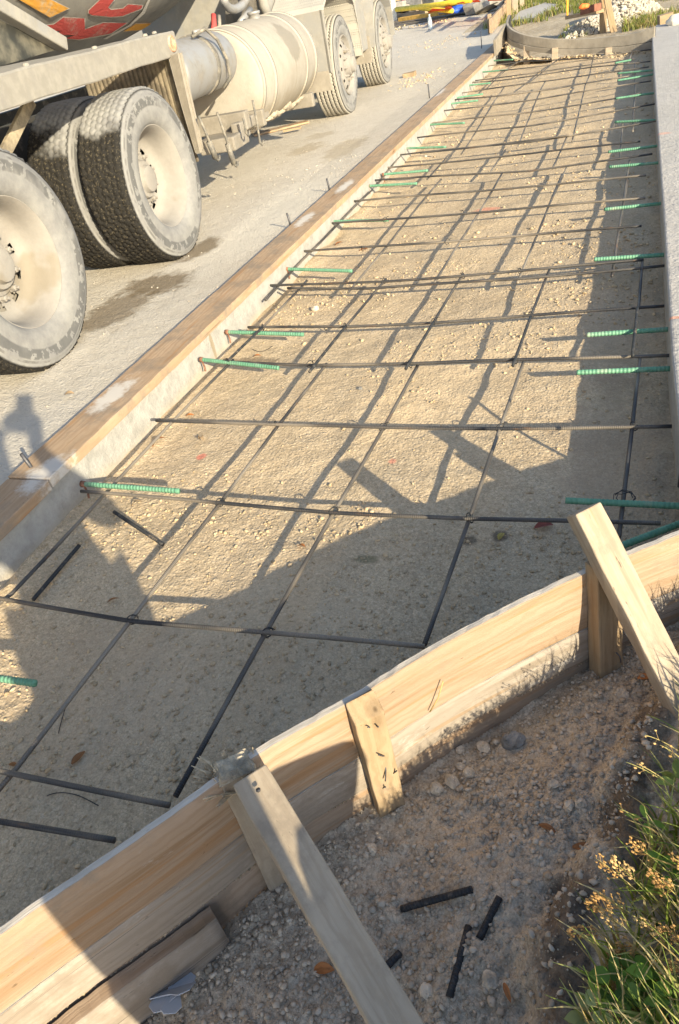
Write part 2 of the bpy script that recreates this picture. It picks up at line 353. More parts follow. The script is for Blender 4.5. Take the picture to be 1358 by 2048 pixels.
# ------------------------------------------------------------------ terrain helpers
def vnoise(x, y, s, seed):
    r = np.random.default_rng(seed).random((256, 256)); xs = np.asarray(x)*s + 100; ys = np.asarray(y)*s + 100
    xi = np.floor(xs).astype(int); yi = np.floor(ys).astype(int); fx = xs-xi; fy = ys-yi; fx = fx*fx*(3-2*fx); fy = fy*fy*(3-2*fy)
    g = lambda a, b: r[a % 256, b % 256]
    return (g(xi, yi)*(1-fx)+g(xi+1, yi)*fx)*(1-fy)+(g(xi, yi+1)*(1-fx)+g(xi+1, yi+1)*fx)*fy - .5
def fbm(x, y, s, seed, o=4): return sum(vnoise(x, y, s*2**k, seed+k)/1.8**k for k in range(o))
def splat(xs, ys, Hh, n, rmin, rmax, x0, x1, y0, y1, seed, flat=.55, power=2.5, yb=1.0):
    g = np.random.default_rng(seed)
    px = g.uniform(x0, x1, n); py = y0 + (y1-y0)*g.random(n)**yb; r = rmin + (rmax-rmin)*g.random(n)**power
    asp = g.uniform(.6, 1, n); th = g.uniform(0, PI, n)
    for i in range(n):
        a, b = np.searchsorted(xs, (px[i]-r[i], px[i]+r[i])); c, d = np.searchsorted(ys, (py[i]-r[i], py[i]+r[i]))
        if b-a < 1 or d-c < 1: continue
        dx = xs[a:b][None, :]-px[i]; dy = ys[c:d][:, None]-py[i]; ct, st = math.cos(th[i]), math.sin(th[i])
        q = ((dx*ct+dy*st)/r[i])**2 + ((-dx*st+dy*ct)/(r[i]*asp[i]))**2
        hh = np.where(q < 1, r[i]*flat*np.sqrt(np.clip(1-q, 0, 1)), 0)
        sub = Hh[c:d, a:b]; base = sub
        Hh[c:d, a:b] = np.maximum(sub, np.where(q < 1, hh*.8 + sub*.35, sub))
def grid_mesh(name, xs, ys, Zz, mat, keep=None):
    nx, ny = len(xs), len(ys); XX, YY = np.meshgrid(xs, ys)
    V = np.stack([XX, YY, Zz], -1).reshape(-1, 3)
    i = np.arange(nx-1)[None, :] + (np.arange(ny-1)*nx)[:, None]; i = i.ravel()
    Fc = np.stack([i, i+1, i+1+nx, i+nx], 1)
    if keep is not None:
        k = keep(XX, YY).ravel(); Fc = Fc[k[Fc].all(1)]
        used = np.zeros(len(V), bool); used[Fc.ravel()] = True; idx = np.cumsum(used)-1; V = V[used]; Fc = idx[Fc]
    return mesh_np(name, V, Fc, mat, smooth=True)
ICO = None
def ico_variants(n, seed, sub=2):
    out = []; g = np.random.default_rng(seed)
    bm = bmesh.new(); bmesh.ops.create_icosphere(bm, subdivisions=sub, radius=1); V = np.array([v.co[:] for v in bm.verts]); Fc = np.array([[v.index for v in f.verts] for f in bm.faces]); bm.free()
    for _ in range(n):
        s = g.uniform(.5, 1.2, 3)*np.array([1, 1, .7]); v = V.copy()
        for _k in range(4):
            d = g.normal(size=3); d /= np.linalg.norm(d); h = g.uniform(.35, .8); q = v@d; v -= np.where(q > h, q-h, 0)[:, None]*d
        out.append(v*s*g.uniform(.85, 1.15, (len(V), 1)))
    return out, Fc
IV, IF = ico_variants(24, 5); IV1, IF1 = ico_variants(24, 6, 1)
def scatter(name, px, py, pz, r, mat, label, seed, tone=(.6, 1.15), sink=.25, low=False):
    IV, IF = (IV1, IF1) if low else (globals()['IV'], globals()['IF'])
    g = np.random.default_rng(seed); n = len(px); nv = len(IV[0])
    V = np.zeros((n, nv, 3)); which = g.integers(0, len(IV), n); th = g.uniform(0, 2*PI, n)
    for k in range(len(IV)):
        m = which == k
        if not m.any(): continue
        v = IV[k]; c, s = np.cos(th[m])[:, None], np.sin(th[m])[:, None]
        V[m, :, 0] = (v[:, 0]*c - v[:, 1]*s)*r[m][:, None] + px[m][:, None]; V[m, :, 1] = (v[:, 0]*s + v[:, 1]*c)*r[m][:, None] + py[m][:, None]
        V[m, :, 2] = v[:, 2]*r[m][:, None] + (pz[m] + r[m]*(.55-sink))[:, None]
    Fc = (IF[None] + (np.arange(n)*nv)[:, None, None]).reshape(-1, 3)
    t = g.uniform(tone[0], tone[1], (n, 1)); hue = g.normal(0, .035, (n, 1))
    c = np.concatenate([t*(1+hue), t, t*(1-hue), np.ones((n, 1))], 1); c = np.repeat(c, nv, 0)
    o = mesh_np(name, V.reshape(-1, 3), Fc, mat, colors=c)
    return tag(o, label, kind='stuff')

# near curved form: path of its outer top edge (metres)
FP = [(-1.45, -.75), (-1.20, -.25), (-1.0, .045), (-.862, .247), (-.831, .290), (-.731, .420), (-.656, .524), (-.570, .650), (-.436, .793), (-.322, .930), (-.201, 1.051), (-.071, 1.177), (.036, 1.268), (.145, 1.352), (.30, 1.465), (.55, 1.62)]
FX = np.array([p[0] for p in FP]); FY = np.array([p[1] for p in FP])
def form_y(x): return np.interp(x, FX, FY)
def dense(path, step=.02):
    P = [Vector((x, y)) for x, y in path]; out = []
    for i in range(len(P)-1):
        a, b = P[max(i-1, 0)], P[i]; c, d = P[i+1], P[min(i+2, len(P)-1)]; n = max(2, int((c-b).length/step))
        for k in range(n):
            t = k/n; out.append(.5*((2*b)+(c-a)*t+(2*a-5*b+4*c-d)*t*t+(-a+3*b-3*c+d)*t**3))
    out.append(P[-1]); return out
# smooth the measured points a little
FD = dense(FP); _a = np.array([p[:] for p in FD])
for _ in range(12): _a[1:-1] = .25*_a[:-2] + .5*_a[1:-1] + .25*_a[2:]
FD = [Vector(p) for p in _a]

BL = [(-.42, -.9), (-.33, -.2), (-.19, .15), (-.076, .449), (-.02, .669), (.043, .913), (.153, 1.168), (.33, 1.45), (.6, 1.7)]
BY = np.array([p[1] for p in BL]); BX = np.array([p[0] for p in BL])
def sst(x, a, b): t = np.clip((x-a)/(b-a), 0, 1); return t*t*(3-2*t)
def dirt_z(x, y, detail=True):
    x = np.asarray(x, float); y = np.asarray(y, float)
    d = x - np.interp(y, BY, BX) + .05*vnoise(x, y, 9, 3) + .03*vnoise(x, y, 31, 4)
    base = -.045 - .10*sst(-x, .42, .9) - .015*sst(-x, .0, .4)
    up = sst(d, -.30, -.04)*.045 + sst(d, -.05, .045)*.085 + sst(d, .03, .45)*.09
    up = up*sst(y, -.25, .25)
    z = base + up + .02*vnoise(x, y, 5, 9)
    if detail: z = z + .012*fbm(x, y, 14, 20) + .018*sst(d, -.12, -.02)*(1-sst(d, .05, .12))*fbm(x, y, 40, 31)
    return z

# ------------------------------------------------------------------ setting: ground sheets
def left_x(y): return -1.848 - .0088*(np.asarray(y)-1.85)
# excavated bed
xs = np.arange(-2.02, .30, .0062); ys = [.0]
while ys[-1] < 13.2: ys.append(ys[-1] + max(.0062, .0030*ys[-1]))
ys = np.array(ys); XX, YY = np.meshgrid(xs, ys)
Hh = np.zeros_like(XX)
splat(xs, ys, Hh, 13000, .004, .016, -2.0, .28, .1, 5.5, 11, .26, 4.5, 1.3)
dens = np.clip(fbm(XX, YY, 2.4, 60)*4.0 + .15, .05, 1)
Zb = Hh*dens + .018*fbm(XX, YY, 1.6, 40) + .005*fbm(XX, YY, 8, 50) + .0018*fbm(XX, YY, 70, 55, 2)*np.clip(dens, .3, 1)
Zb += .05*sst(-XX, 1.80, 1.90)*0 + .02*sst(XX, -.02, .16)*(.5+vnoise(XX, YY, 12, 71)) + .03*sst(-XX, 1.70, 1.86)*(.4+vnoise(XX, YY, 7, 72))
def keep_bed(x, y): return y > form_y(x) - .0
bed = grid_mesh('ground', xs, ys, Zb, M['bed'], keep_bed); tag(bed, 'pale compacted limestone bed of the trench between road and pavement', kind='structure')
def bed_z(px, py):
    i = np.clip(np.searchsorted(xs, px), 0, len(xs)-1); j = np.clip(np.searchsorted(ys, py), 0, len(ys)-1); return Zb[j, i]
# brown soil on the near side of the plank form
xd = np.arange(-1.5, 1.7, .0068); yd = np.arange(-.9, 1.75, .0068); XD, YD = np.meshgrid(xd, yd)
Hd = np.zeros_like(XD); splat(xd, yd, Hd, 22000, .005, .015, -1.0, .5, .1, 1.5, 12, .45, 6.5)
Zd = dirt_z(XD, YD) + Hd*np.clip(fbm(XD, YD, 3, 80)*1.5+.75, .2, 1) + .009*fbm(XD, YD, 55, 85, 2)
dirt = grid_mesh('soil', xd, yd, Zd, M['dirt'], lambda x, y: y < form_y(x) + .012); tag(dirt, 'brown crumbly soil between the plank form and the grass', kind='structure')
def soil_z(px, py):
    i = np.clip(np.searchsorted(xd, px), 0, len(xd)-1); j = np.clip(np.searchsorted(yd, py), 0, len(yd)-1); return Zd[j, i]
# outer ground sheet to the horizon
bm = bmesh.new()
for q in (((-200, -60), (200, 300)),):
    (x0, y0), (x1, y1) = q; bm.faces.new([bm.verts.new(p) for p in ((x0, y0, -.30), (x1, y0, -.30), (x1, y1, -.30), (x0, y1, -.30))])
tag(obj_bm('land', bm, plain('far_earth', (.40, .35, .27), .95, .2, .6)), kind='structure')
# road slab on the far side of the flat form boards
def slab_block(name, poly, z0, z1, mats, topbump=.0):
    bm = bmesh.new(); b = [bm.verts.new((x, y, z0)) for x, y in poly]; t = [bm.verts.new((x, y, z1)) for x, y in poly]
    f = bm.faces.new(t); f.material_index = 0; n = len(poly)
    for i in range(n):
        g = bm.faces.new((b[i], b[(i+1) % n], t[(i+1) % n], t[i])); g.material_index = 1
    bmesh.ops.recalc_face_normals(bm, faces=bm.faces)
    return obj_bm(name, bm, mats)
def road_z(x): return .155 - .028*np.clip((-2.05-np.asarray(x, float))/.45, 0, 1)
bm = bmesh.new(); cols_ = []
for y, xe in ((-8, -1.848+.087), (13.6, float(left_x(13.6))), (26, -3.6), (60, -3.6)):
    cols_.append([bm.verts.new(p) for p in ((xe, y, -.29), (xe, y, .155), (min(-2.05, xe-.1), y, .155), (min(-2.5, xe-.5), y, .127), (-40, y, .127))])
for A_, B_ in zip(cols_, cols_[1:]):
    for k in range(4):
        f = bm.faces.new((A_[k], B_[k], B_[k+1], A_[k+1])); f.material_index = 1 if k == 0 else 0
bmesh.ops.recalc_face_normals(bm, faces=bm.faces)
if sum(f.normal.z for f in bm.faces) < 0: bmesh.ops.reverse_faces(bm, faces=bm.faces)
rd = obj_bm('road', bm, [M['road'], M['face']]); tag(rd, kind='structure')
pv_pts = [(.19, 1.40), (.168, 2.5), (.166, 4.0), (.158, 6), (.150, 9), (.148, 11.6), (.165, 12.2), (.21, 12.55), (.30, 12.75), (.5, 12.8), (9, 12.8), (9, 1.40)]
bm = bmesh.new()
b = [bm.verts.new((x+.012, y, -.28)) for x, y in pv_pts]; t = [bm.verts.new((x, y, .160)) for x, y in pv_pts]
f = bm.faces.new(t)
for i in range(len(t)):
    g = bm.faces.new((b[i], b[(i+1) % len(t)], t[(i+1) % len(t)], t[i])); g.material_index = 1
bmesh.ops.recalc_face_normals(bm, faces=bm.faces)
bmesh.ops.bevel(bm, geom=[e for e in f.edges], offset=.012, segments=3, affect='EDGES', profile=.5)
tag(obj_bm('pavement', bm, [M['slab'], M['face']]), kind='structure')

# loose stones
def bed_scatter(name, n, y0, y1, rmin, rmax, seed, power=2.2, yb=1.4, thr=.35, label=''):
    g = np.random.default_rng(seed); px = g.uniform(-1.84, .15, n); py = y0 + (y1-y0)*g.random(n)**yb
    d = fbm(px, py, 2.4, 60)*4.0 + .15 + .6*np.exp(-((px+1.84)/.12)**2) + .5*np.exp(-((px-.12)/.12)**2); m = (py > form_y(px)+.03) & (g.random(n) < np.clip(d, thr, 1)); px, py = px[m], py[m]
    r = rmin + (rmax-rmin)*g.random(len(px))**power
    scatter(name, px, py, bed_z(px, py), r, M['stone_pale'], label, seed, (.62, 1.2))
bed_scatter('gravel', 19000, .2, 4.2, .0015, .0085, 101, 4.6, 1.4, .10, 'small limestone chips scattered over the bed under the bars')
bed_scatter('gravel', 12000, .15, 1.7, .0014, .0085, 107, 5.0, 1.0, .4, 'crumbs of limestone on the shaded near part of the bed')
bed_scatter('gravel', 6500, 3.0, 12.5, .0035, .014, 102, 3.4, 1.2, .12, 'limestone chips over the far part of the bed')
g = np.random.default_rng(103); n = 62000; px = g.uniform(-1.0, .40, n); py = g.uniform(.05, 1.5, n)
dd = px - np.interp(py, BY, BX); m = (py < form_y(px)-.022) & (dd < .05) & (g.random(n) < np.clip(fbm(px, py, 3, 80)*1.5+.75, .3, 1)); px, py = px[m], py[m]
scatter('gravel', px, py, soil_z(px, py), .0017+.0078*g.random(len(px))**4.2, M['stone_brown'], 'crumbs of soil and small stones in front of the plank form', 103, (.52, 1.15), .25, True)
g = np.random.default_rng(104); n = 5000; py = -.2 + 13*g.random(n)**1.3; px = left_x(py) - .2 - 4.2*g.random(n)**1.3
m = g.random(n) < np.clip(fbm(px, py, 1.1, 90)*2.5+.45, .08, 1); px, py = px[m], py[m]
scatter('gravel', px, py, road_z(px)-.0005, .002+.009*g.random(len(px))**5, M['stone_white'], 'fine pale grit lying on the road beside the truck', 104, (.6, 1.0), .35)
def rubble_patch(px0, py0, z, n, sx, sy, seed, label, r=(.008, .03), mat='stone_white'):
    g = np.random.default_rng(seed); c = at(px0, py0, z); a = g.normal(0, sx, n); b = g.normal(0, sy, n)
    scatter('gravel', c.x+a, c.y+b, road_z(c.x+a)-.001, r[0]+(r[1]-r[0])*g.random(n)**2.5, M[mat], label, seed, (.75, 1.1), .3)
rubble_patch(835, 155, .155, 130, .16, .38, 201, 'spill of pale gravel round the wood chunk on the road', (.006, .024), 'stone_pale')
rubble_patch(655, 335, .155, 60, .3, .25, 202, 'sparse gravel on the road beside the form boards', (.005, .016))
rubble_patch(875, 85, .155, 170, .35, .7, 203, 'thin spread of pale gravel across the far road', (.006, .022), 'stone_pale')
rubble_patch(820, 52, .155, 60, .5, .4, 204, 'pale stones near the rubble bank at the road end', (.02, .05), 'stone_pale')

# ------------------------------------------------------------------ plank form in front
def plank_strip(name, z0, z1, thick, mat, parent, off=0.0, s0=None, s1=None, ztop=None, wob=.002, seed=1, split=False):
    pts = FD; L = [0]
    for a, b in zip(pts, pts[1:]): L.append(L[-1] + (b-a).length)
    i0 = 0 if s0 is None else min(range(len(pts)), key=lambda i: abs(pts[i].x-s0)); i1 = len(pts)-1 if s1 is None else min(range(len(pts)), key=lambda i: abs(pts[i].x-s1))
    bm = bmesh.new(); uvl = bm.loops.layers.uv.new('UVMap'); rings = []; rg = random.Random(seed); nz = 5
    for i in range(i0, i1+1):
        t = (pts[min(i+1, len(pts)-1)]-pts[max(i-1, 0)]).normalized(); nrm = Vector((t.y, -t.x))  # outward (towards the soil)
        zt = z1 + wob*math.sin(L[i]*9+seed) + rg.uniform(-.0012, .0012); zb = z0
        o = pts[i] + nrm*off; q = o - nrm*thick
        ring = []
        for k in range(nz+1):
            f = k/nz; z = zb + (zt-zb)*f; e = .0025 if k in (0, nz) else 0
            ring.append((Vector((o.x, o.y, z)) - Vector((nrm.x, nrm.y, 0))*e, z-z0))
        ring.append((Vector((o.x-nrm.x*.004, o.y-nrm.y*.004, zt+.002)), z1-z0+.01)); ring.append((Vector((q.x+nrm.x*.004, q.y+nrm.y*.004, zt+.002+rg.uniform(-.001, .001))), z1-z0+.01+thick))
        ring.append((Vector((q.x, q.y, zt-.003)), z1-z0+.02+thick)); ring.append((Vector((q.x, q.y, zb)), 2*(z1-z0)+.02+thick))
        rings.append([(bm.verts.new(p), (L[i], v)) for p, v in ring])
    for A, B in zip(rings, rings[1:]):
        for k in range(len(A)-1):
            f = bm.faces.new((A[k][0], B[k][0], B[k+1][0], A[k+1][0]))
            for lp, uv in zip(f.loops, (A[k][1], B[k][1], B[k+1][1], A[k+1][1])): lp[uvl].uv = uv
            f.material_index = 1 if (split and k == nz+1) else 0
            f.smooth = k < nz
    for R_ in (rings[0], rings[-1]):
        f = bm.faces.new([v for v, _ in R_])
        for lp, (_, uv) in zip(f.loops, R_): lp[uvl].uv = (uv[0]*.02, uv[1])
    bmesh.ops.recalc_face_normals(bm, faces=bm.faces)
    return obj_bm(name, bm, mat, parent)
form = empty('plank_form', (-.45, .78, -.05)); tag(form, 'long curved form of stacked pine planks standing across the trench mouth', 'formwork')
Mi = Matrix.Translation((.45, -.78, .05))
pl = [plank_strip('plank', .1130, .283, .021, [M['wood_new'], M['wood_top']], form, 0, seed=1, split=True), plank_strip('plank', .0045, .1085, .024, [M['wood_grey'], M['wood_top']], form, .0015, seed=2, split=True),
      plank_strip('plank', -.24, .002, .022, [M['wood_brown'], M['wood_top']], form, -.003, seed=3)]
pl[0]['label'] = 'wide clean yellow top plank'; pl[1]['label'] = 'greyish cement stained middle plank'; pl[2]['label'] = 'lowest plank half buried in soil'
for o in pl: o.matrix_basis = Mi
ex = plank_strip('short_board', -.24, -.004, .0366, [M['wood_grey'], M['wood_new']], None, .0372, s0=-1.3, s1=-.692, seed=4, split=True); tag(ex, 'short grey board with square end fixed low along the outside of the plank form', 'board')
# nails helper
def nail(parent, p, d, L=.03, r=.0016):
    bpy.context.view_layer.update(); I = parent.matrix_world.inverted()
    p = Vector(p); d = Vector(d).normalized(); s = Vector((random.uniform(-1, 1), random.uniform(-1, 1), random.uniform(-1, 1)))*.25*L
    return tube('nail', [I @ p, I @ (p + d*L*.4), I @ (p + d*L*.75 + s*.6), I @ (p + d*L*.9 + s)], r, M['steelnail'], parent, 6)
OUT = Vector((.68, -.73, 0)).normalized(); ALONG = Vector((.73, .68, 0)).normalized()
# short stake against the planks
p = Vector((-.432, .800, 0)) + OUT*.020
st = beam('stake', (p.x+.006, p.y, -.20), (p.x, p.y, .292), .062, .034, M['stake'], None, up=OUT, bevel_top=.034, bev=.003); tag(st, 'short square pine stake with sloping top nailed to the planks, dotted with bent nails', 'stake')
for (z, s) in ((.235, -.004), (.225, .012), (.13, .012), (.10, .010), (.06, .02), (.03, -.01)):
    q = p + OUT*.0165 + ALONG*s; nail(st, (q.x, q.y, z), OUT*.45 + Vector((0, 0, random.choice((-1, .8)))) + ALONG*random.uniform(-.5, .5), .032)
# tall stake
p = Vector((-.012, 1.232, 0)) + OUT*.022
s2 = beam('stake', (p.x+.02, p.y, -.22), (p.x-.010, p.y, .318), .066, .040, M['stake'], None, up=OUT, bev=.003); tag(s2, 'tall orange brown stake holding up the upper end of a slanting brace', 'stake')
for (z, s) in ((.19, .012), (.11, .02), (.05, .005)):
    q = p + OUT*.021 + ALONG*s; nail(s2, (q.x+.01, q.y, z), OUT*.6 + Vector((0, 0, -.6)) + ALONG*.3, .03)
# its brace
b0 = at(1167, 1019, .42); b1 = at(1349, 1377, .115); d = (b1-b0); e = b0 + d*1.35
br = beam('brace', e, b0, .068, .036, M['brace'], None, bev=.003); tag(br, 'slanting cement streaked brace resting on the tall stake, lower end in the grass', 'brace')
# next stake and brace along the form, just past the picture edge
p = Vector((.262, 1.440, 0)) + OUT*.022
tag(beam('stake', (p.x+.01, p.y, -.22), (p.x-.01, p.y, .375), .066, .040, M['stake'], None, up=OUT, bev=.003), 'stake holding the plank form next along past the tall orange brown one', 'stake')
b0 = Vector((.262, 1.462, .43)); tag(beam('brace', b0 + Vector((.50, -.443, -.25)), b0, .068, .036, M['brace'], None, bev=.003), 'second slanting brace farther along the plank form towards the pavement', 'brace')
c = Vector((.178, 1.80, .16)); tag(tube('stake_pin', [c + Vector((0, 0, -.06)), c + Vector((.0, .0, .10)), c + Vector((-.012, .05, .20))], .0068, M['steelnail'], None, 10), 'steel pin driven at the near pavement edge', 'steel pin', 'steel pins through the road edge boards')
# split stake
A = at(466, 1530, .288); B = at(577, 1788, -.17)
s3 = empty('broken_stake', (B.x, B.y, -.12)); tag(s3, 'stake with a hammered splintered head leaning on the planks', 'stake')
bd = beam('post', B + (B-A)*.2, A, .066, .046, M['brace'], s3, up=OUT, bev=.004)
bpy.context.view_layer.update(); I = s3.matrix_world.inverted(); top = I @ A
bm = bmesh.new(); rg = random.Random(3); ALONG_ = Vector((.73, .68, 0))
for k in range(90):
    a = rg.uniform(0, 2*PI) if k < 22 else math.atan2(-ALONG_.y, -ALONG_.x) + rg.gauss(0, .55); rr = rg.uniform(.026, .036); base = top + Vector((math.cos(a)*rr, math.sin(a)*rr*.8, -.045))
    o = Vector((math.cos(a), math.sin(a), 0)); tip = base + o*rg.uniform(.003, .016) + Vector((0, 0, rg.uniform(.034, .056)))
    if k > 34: tip = base + o*rg.uniform(.016, .052) + Vector((0, 0, rg.uniform(.012, .044)))
    wd = o.cross(Vector((0, 0, 1)))*rg.uniform(.003, .0085); th = o*.0018
    vs = [bm.verts.new(q) for q in (base-wd-th, base+wd-th, base+wd+th, base-wd+th, tip-wd*.2-th*.3, tip+wd*.1-th*.3, tip+wd*.1+th*.3, tip-wd*.2+th*.3)]
    for f in ((0,1,2,3),(4,7,6,5),(0,4,5,1),(1,5,6,2),(2,6,7,3),(3,7,4,0)): bm.faces.new([vs[i] for i in f])
obj_bm('splinters', bm, M['splinter'], s3)
bm = bmesh.new(); from mathutils import noise as mn_
rows_ = []
for j in range(11):
    row = []
    for i in range(15):
        x, y = (i/14-.5)*2, (j/10-.5)*2; ed_ = max(abs(x), abs(y)); nz_ = mn_.noise(Vector((x*2.2, y*2.2, 5)))*.006 + mn_.noise(Vector((x*7, y*7, 1)))*.003
        q = ALONG_*(x*.036*(1+.05*mn_.noise(Vector((y*4, 3, 1))))) + OUT*(y*.026*(1+.06*mn_.noise(Vector((x*4, 8, 2))))) + Vector((0, 0, .005 + nz_ - .012*max(0, ed_-.72)/.28)); row.append(bm.verts.new(top + q))
    rows_.append(row)
for a, b in zip(rows_, rows_[1:]):
    for i in range(14): bm.faces.new((a[i], a[i+1], b[i+1], b[i]))
bmesh.ops.recalc_face_normals(bm, faces=bm.faces); bmesh.ops.solidify(bm, geom=bm.faces[:], thickness=.006)
obj_bm('crushed_head', bm, plain('crushed_wood', (.46, .40, .31), .9, .4, 30, bump=.01), s3)
b0 = at(500, 1556, .300); b1 = at(790, 2048, .195); d = b1-b0; b0 = b0 - d.normalized()*.0
br2 = beam('brace', b0 + d*1.55, b0, .066, .036, M['brace'], None, bev=.003); tag(br2, 'grey brown brace running from the splintered stake down over the soil', 'brace')
br2.data.materials[0] = br2.data.materials[0]
for q in ((517, 1581), (601, 1728)):
    pt = at(q[0], q[1], .318 if q[1] < 1600 else .262); nail(br2, pt, (0, 0, 1), .003, .0042)

# ------------------------------------------------------------------ flat boards along the road edge
def road_board(y0, y1, label, dx=0.0, dz=0.0):
    def P(y): return Vector((float(left_x(y)) + dx, y, 0))
    L = .185; a, b = P(y0), P(y1); n = (b-a).normalized(); side = Vector((-n.y, n.x, 0))
    c0 = a + side*(L/2 - .022); c1 = b + side*(L/2 - .022)
    o = beam('form_board', (c0.x, c0.y, .158+.020+dz), (c1.x, c1.y, .158+.020+dz), L, .040, M['board'], None, bev=.004, warp=.0012)
    return tag(o, label, 'board', 'form boards laid flat along the road edge')
road_board(1.56, 13.6, 'very long brown board lying flat on the road edge, reaching to the far curved form')
road_board(-2.0, 1.552, 'greyer board lying flat on the road edge, butted against the very long board', .004, -.003)
pinM = M['steelnail']
def pin(px, py, h, lean, label, z=.198):
    c = at(px, py, z); o = tube('stake_pin', [c + Vector((0, 0, -.06)), c, c + Vector((lean[0], lean[1], 1))*h], .0068, pinM, None, 10)
    return tag(o, label, 'steel pin', 'steel pins through the road edge boards')
pin(62, 934, .06, (-.12, -.1, 0), 'thick steel pin leaning over a dusty patch where two boards meet')
pin(579, 443, .055, (-.05, -.15, 0), 'steel pin in a white cement smear beside the wet road stain')
pin(657, 371, .05, (-.08, -.05, 0), 'steel pin in a white smear, upper of two close together')
pin(858, 186, .09, (-.02, -.02, 0), 'steel pin in the board level with the steering wheels of the truck')
pin(963, 88, .17, (.0, -.02, 0), 'tall thin pin near the end of the long board by the dark upright form')

# ------------------------------------------------------------------ reinforcing bars
def bar(name, pts, r, mat, label, cat, group, seed, wob=.004, seg=10, step=.05):
    g = random.Random(seed); P = [Vector(p) for p in pts]; out = []
    L = sum((b-a).length for a, b in zip(P, P[1:])); n = max(6, int(L/step)); ph = [g.uniform(0, 6.28) for _ in range(4)]
    acc = [0]
    for a, b in zip(P, P[1:]): acc.append(acc[-1]+(b-a).length)
    for i in range(n+1):
        s = L*i/n; k = max(j for j in range(len(acc)-1) if acc[j] <= s+1e-9); q = P[k].lerp(P[k+1], (s-acc[k])/(acc[k+1]-acc[k]))
        q = q + Vector((wob*math.sin(s*2.1+ph[0])*.5, wob*math.sin(s*2.9+ph[1])*.5, wob*math.sin(s*3.7+ph[2]))); out.append(q)
    # local frame with X along the bar
    M0 = rotframe(P[-1]-P[0]).to_4x4(); M0.translation = P[0]; I = M0.inverted()
    o = tube(name, [I @ q for q in out], r, mat, None, seg); o.matrix_basis = M0
    return tag(o, label, cat, group)
ZT, ZL, RB = .093, .080, .0065
T = [((-30, 1640), (232, 1683)), ((-30, 1534), (338, 1609)), ((-20, 1192), (265, 1240), (535, 1266), (848, 1296)), ((163, 984), (440, 1006), (667, 1024), (940, 1037), (1322, 1048)), ((311, 840), (553, 850), (766, 855), (1000, 856), (1345, 853)),
     ((452, 722), (620, 729), (820, 729), (1030, 721), (1342, 709)), ((496, 656), (690, 653), (868, 644), (1062, 631), (1328, 614)), ((575, 575), (740, 577), (1040, 558), (1330, 530)), ((536, 572), (768, 562), (926, 552), (1040, 543), (1288, 519)),
     ((603, 504), (1284, 453)), ((660, 448), (1290, 397)), ((708, 403), (1292, 352)), ((745, 361), (1060, 341), (1263, 315), (1304, 309)), ((757, 337), (1060, 308), (1280, 282)), ((791, 311), (1060, 283), (1268, 251), (1313, 243)),
     ((830, 276), (1060, 251), (1228, 223), (1310, 209)), ((850, 248), (1060, 224), (1227, 198), (1283, 187)), ((876, 223), (1080, 198), (1236, 172), (1302, 161)), ((906, 200), (991, 192), (1110, 178), (1172, 167), (1258, 152)),
     ((911, 187), (1110, 160), (1190, 147), (1298, 134)), ((928, 166), (1002, 160), (1110, 146), (1183, 135), (1300, 122)), ((950, 161), (1080, 144), (1179, 130), (1270, 117)), ((1000, 142), (1080, 132), (1144, 123), (1215, 116)),
     ((959, 135), (1044, 123), (1080, 121), (1194, 115), (1266, 103), (1302, 99))]
ORD = ['first', 'second', 'third', 'fourth', 'fifth', 'sixth', 'seventh', 'eighth', 'ninth', 'tenth', 'eleventh', 'twelfth', 'thirteenth', 'fourteenth', 'fifteenth', 'sixteenth', 'seventeenth', 'eighteenth', 'nineteenth', 'twentieth', 'twenty-first', 'twenty-second', 'twenty-third', 'twenty-fourth']
special = {0: 'short cross bar meeting the plank form below the oval brown leaf', 1: 'cross bar just below the oval brown leaf, ending at the plank form', 2: 'cross bar from the lit corner at the road edge to the plank form', 3: 'cross bar running beneath the tall stake brace, beside a green dowel at the road edge',
           5: 'cross bar blackened at its ties, level with the vertical crack in the road face', 7: 'lower bar of the closely lapped pair of cross bars', 8: 'upper bar of the closely lapped pair of cross bars', 14: 'thickest looking cross bar, where the long bars of the far mat stop', 23: 'last cross bar, passing under the grey curved form'}
for i, q in enumerate(T):
    lb = special.get(i, f'dark cross bar, {ORD[i]} one counted from the plank form towards the grey curved form')
    bar('cross_bar', [at(x, y, ZT) for x, y in q], RB, M['rebar'], lb, 'rebar', 'steel bars laid across the trench', 300+i)
bar('cross_bar', [at(x, y, ZT+.004) for x, y in ((840, 306), (1060, 281), (1146, 271))], RB, M['rebar'], 'short lap bar doubled against the thickest looking cross bar', 'rebar', 'steel bars laid across the trench', 390)
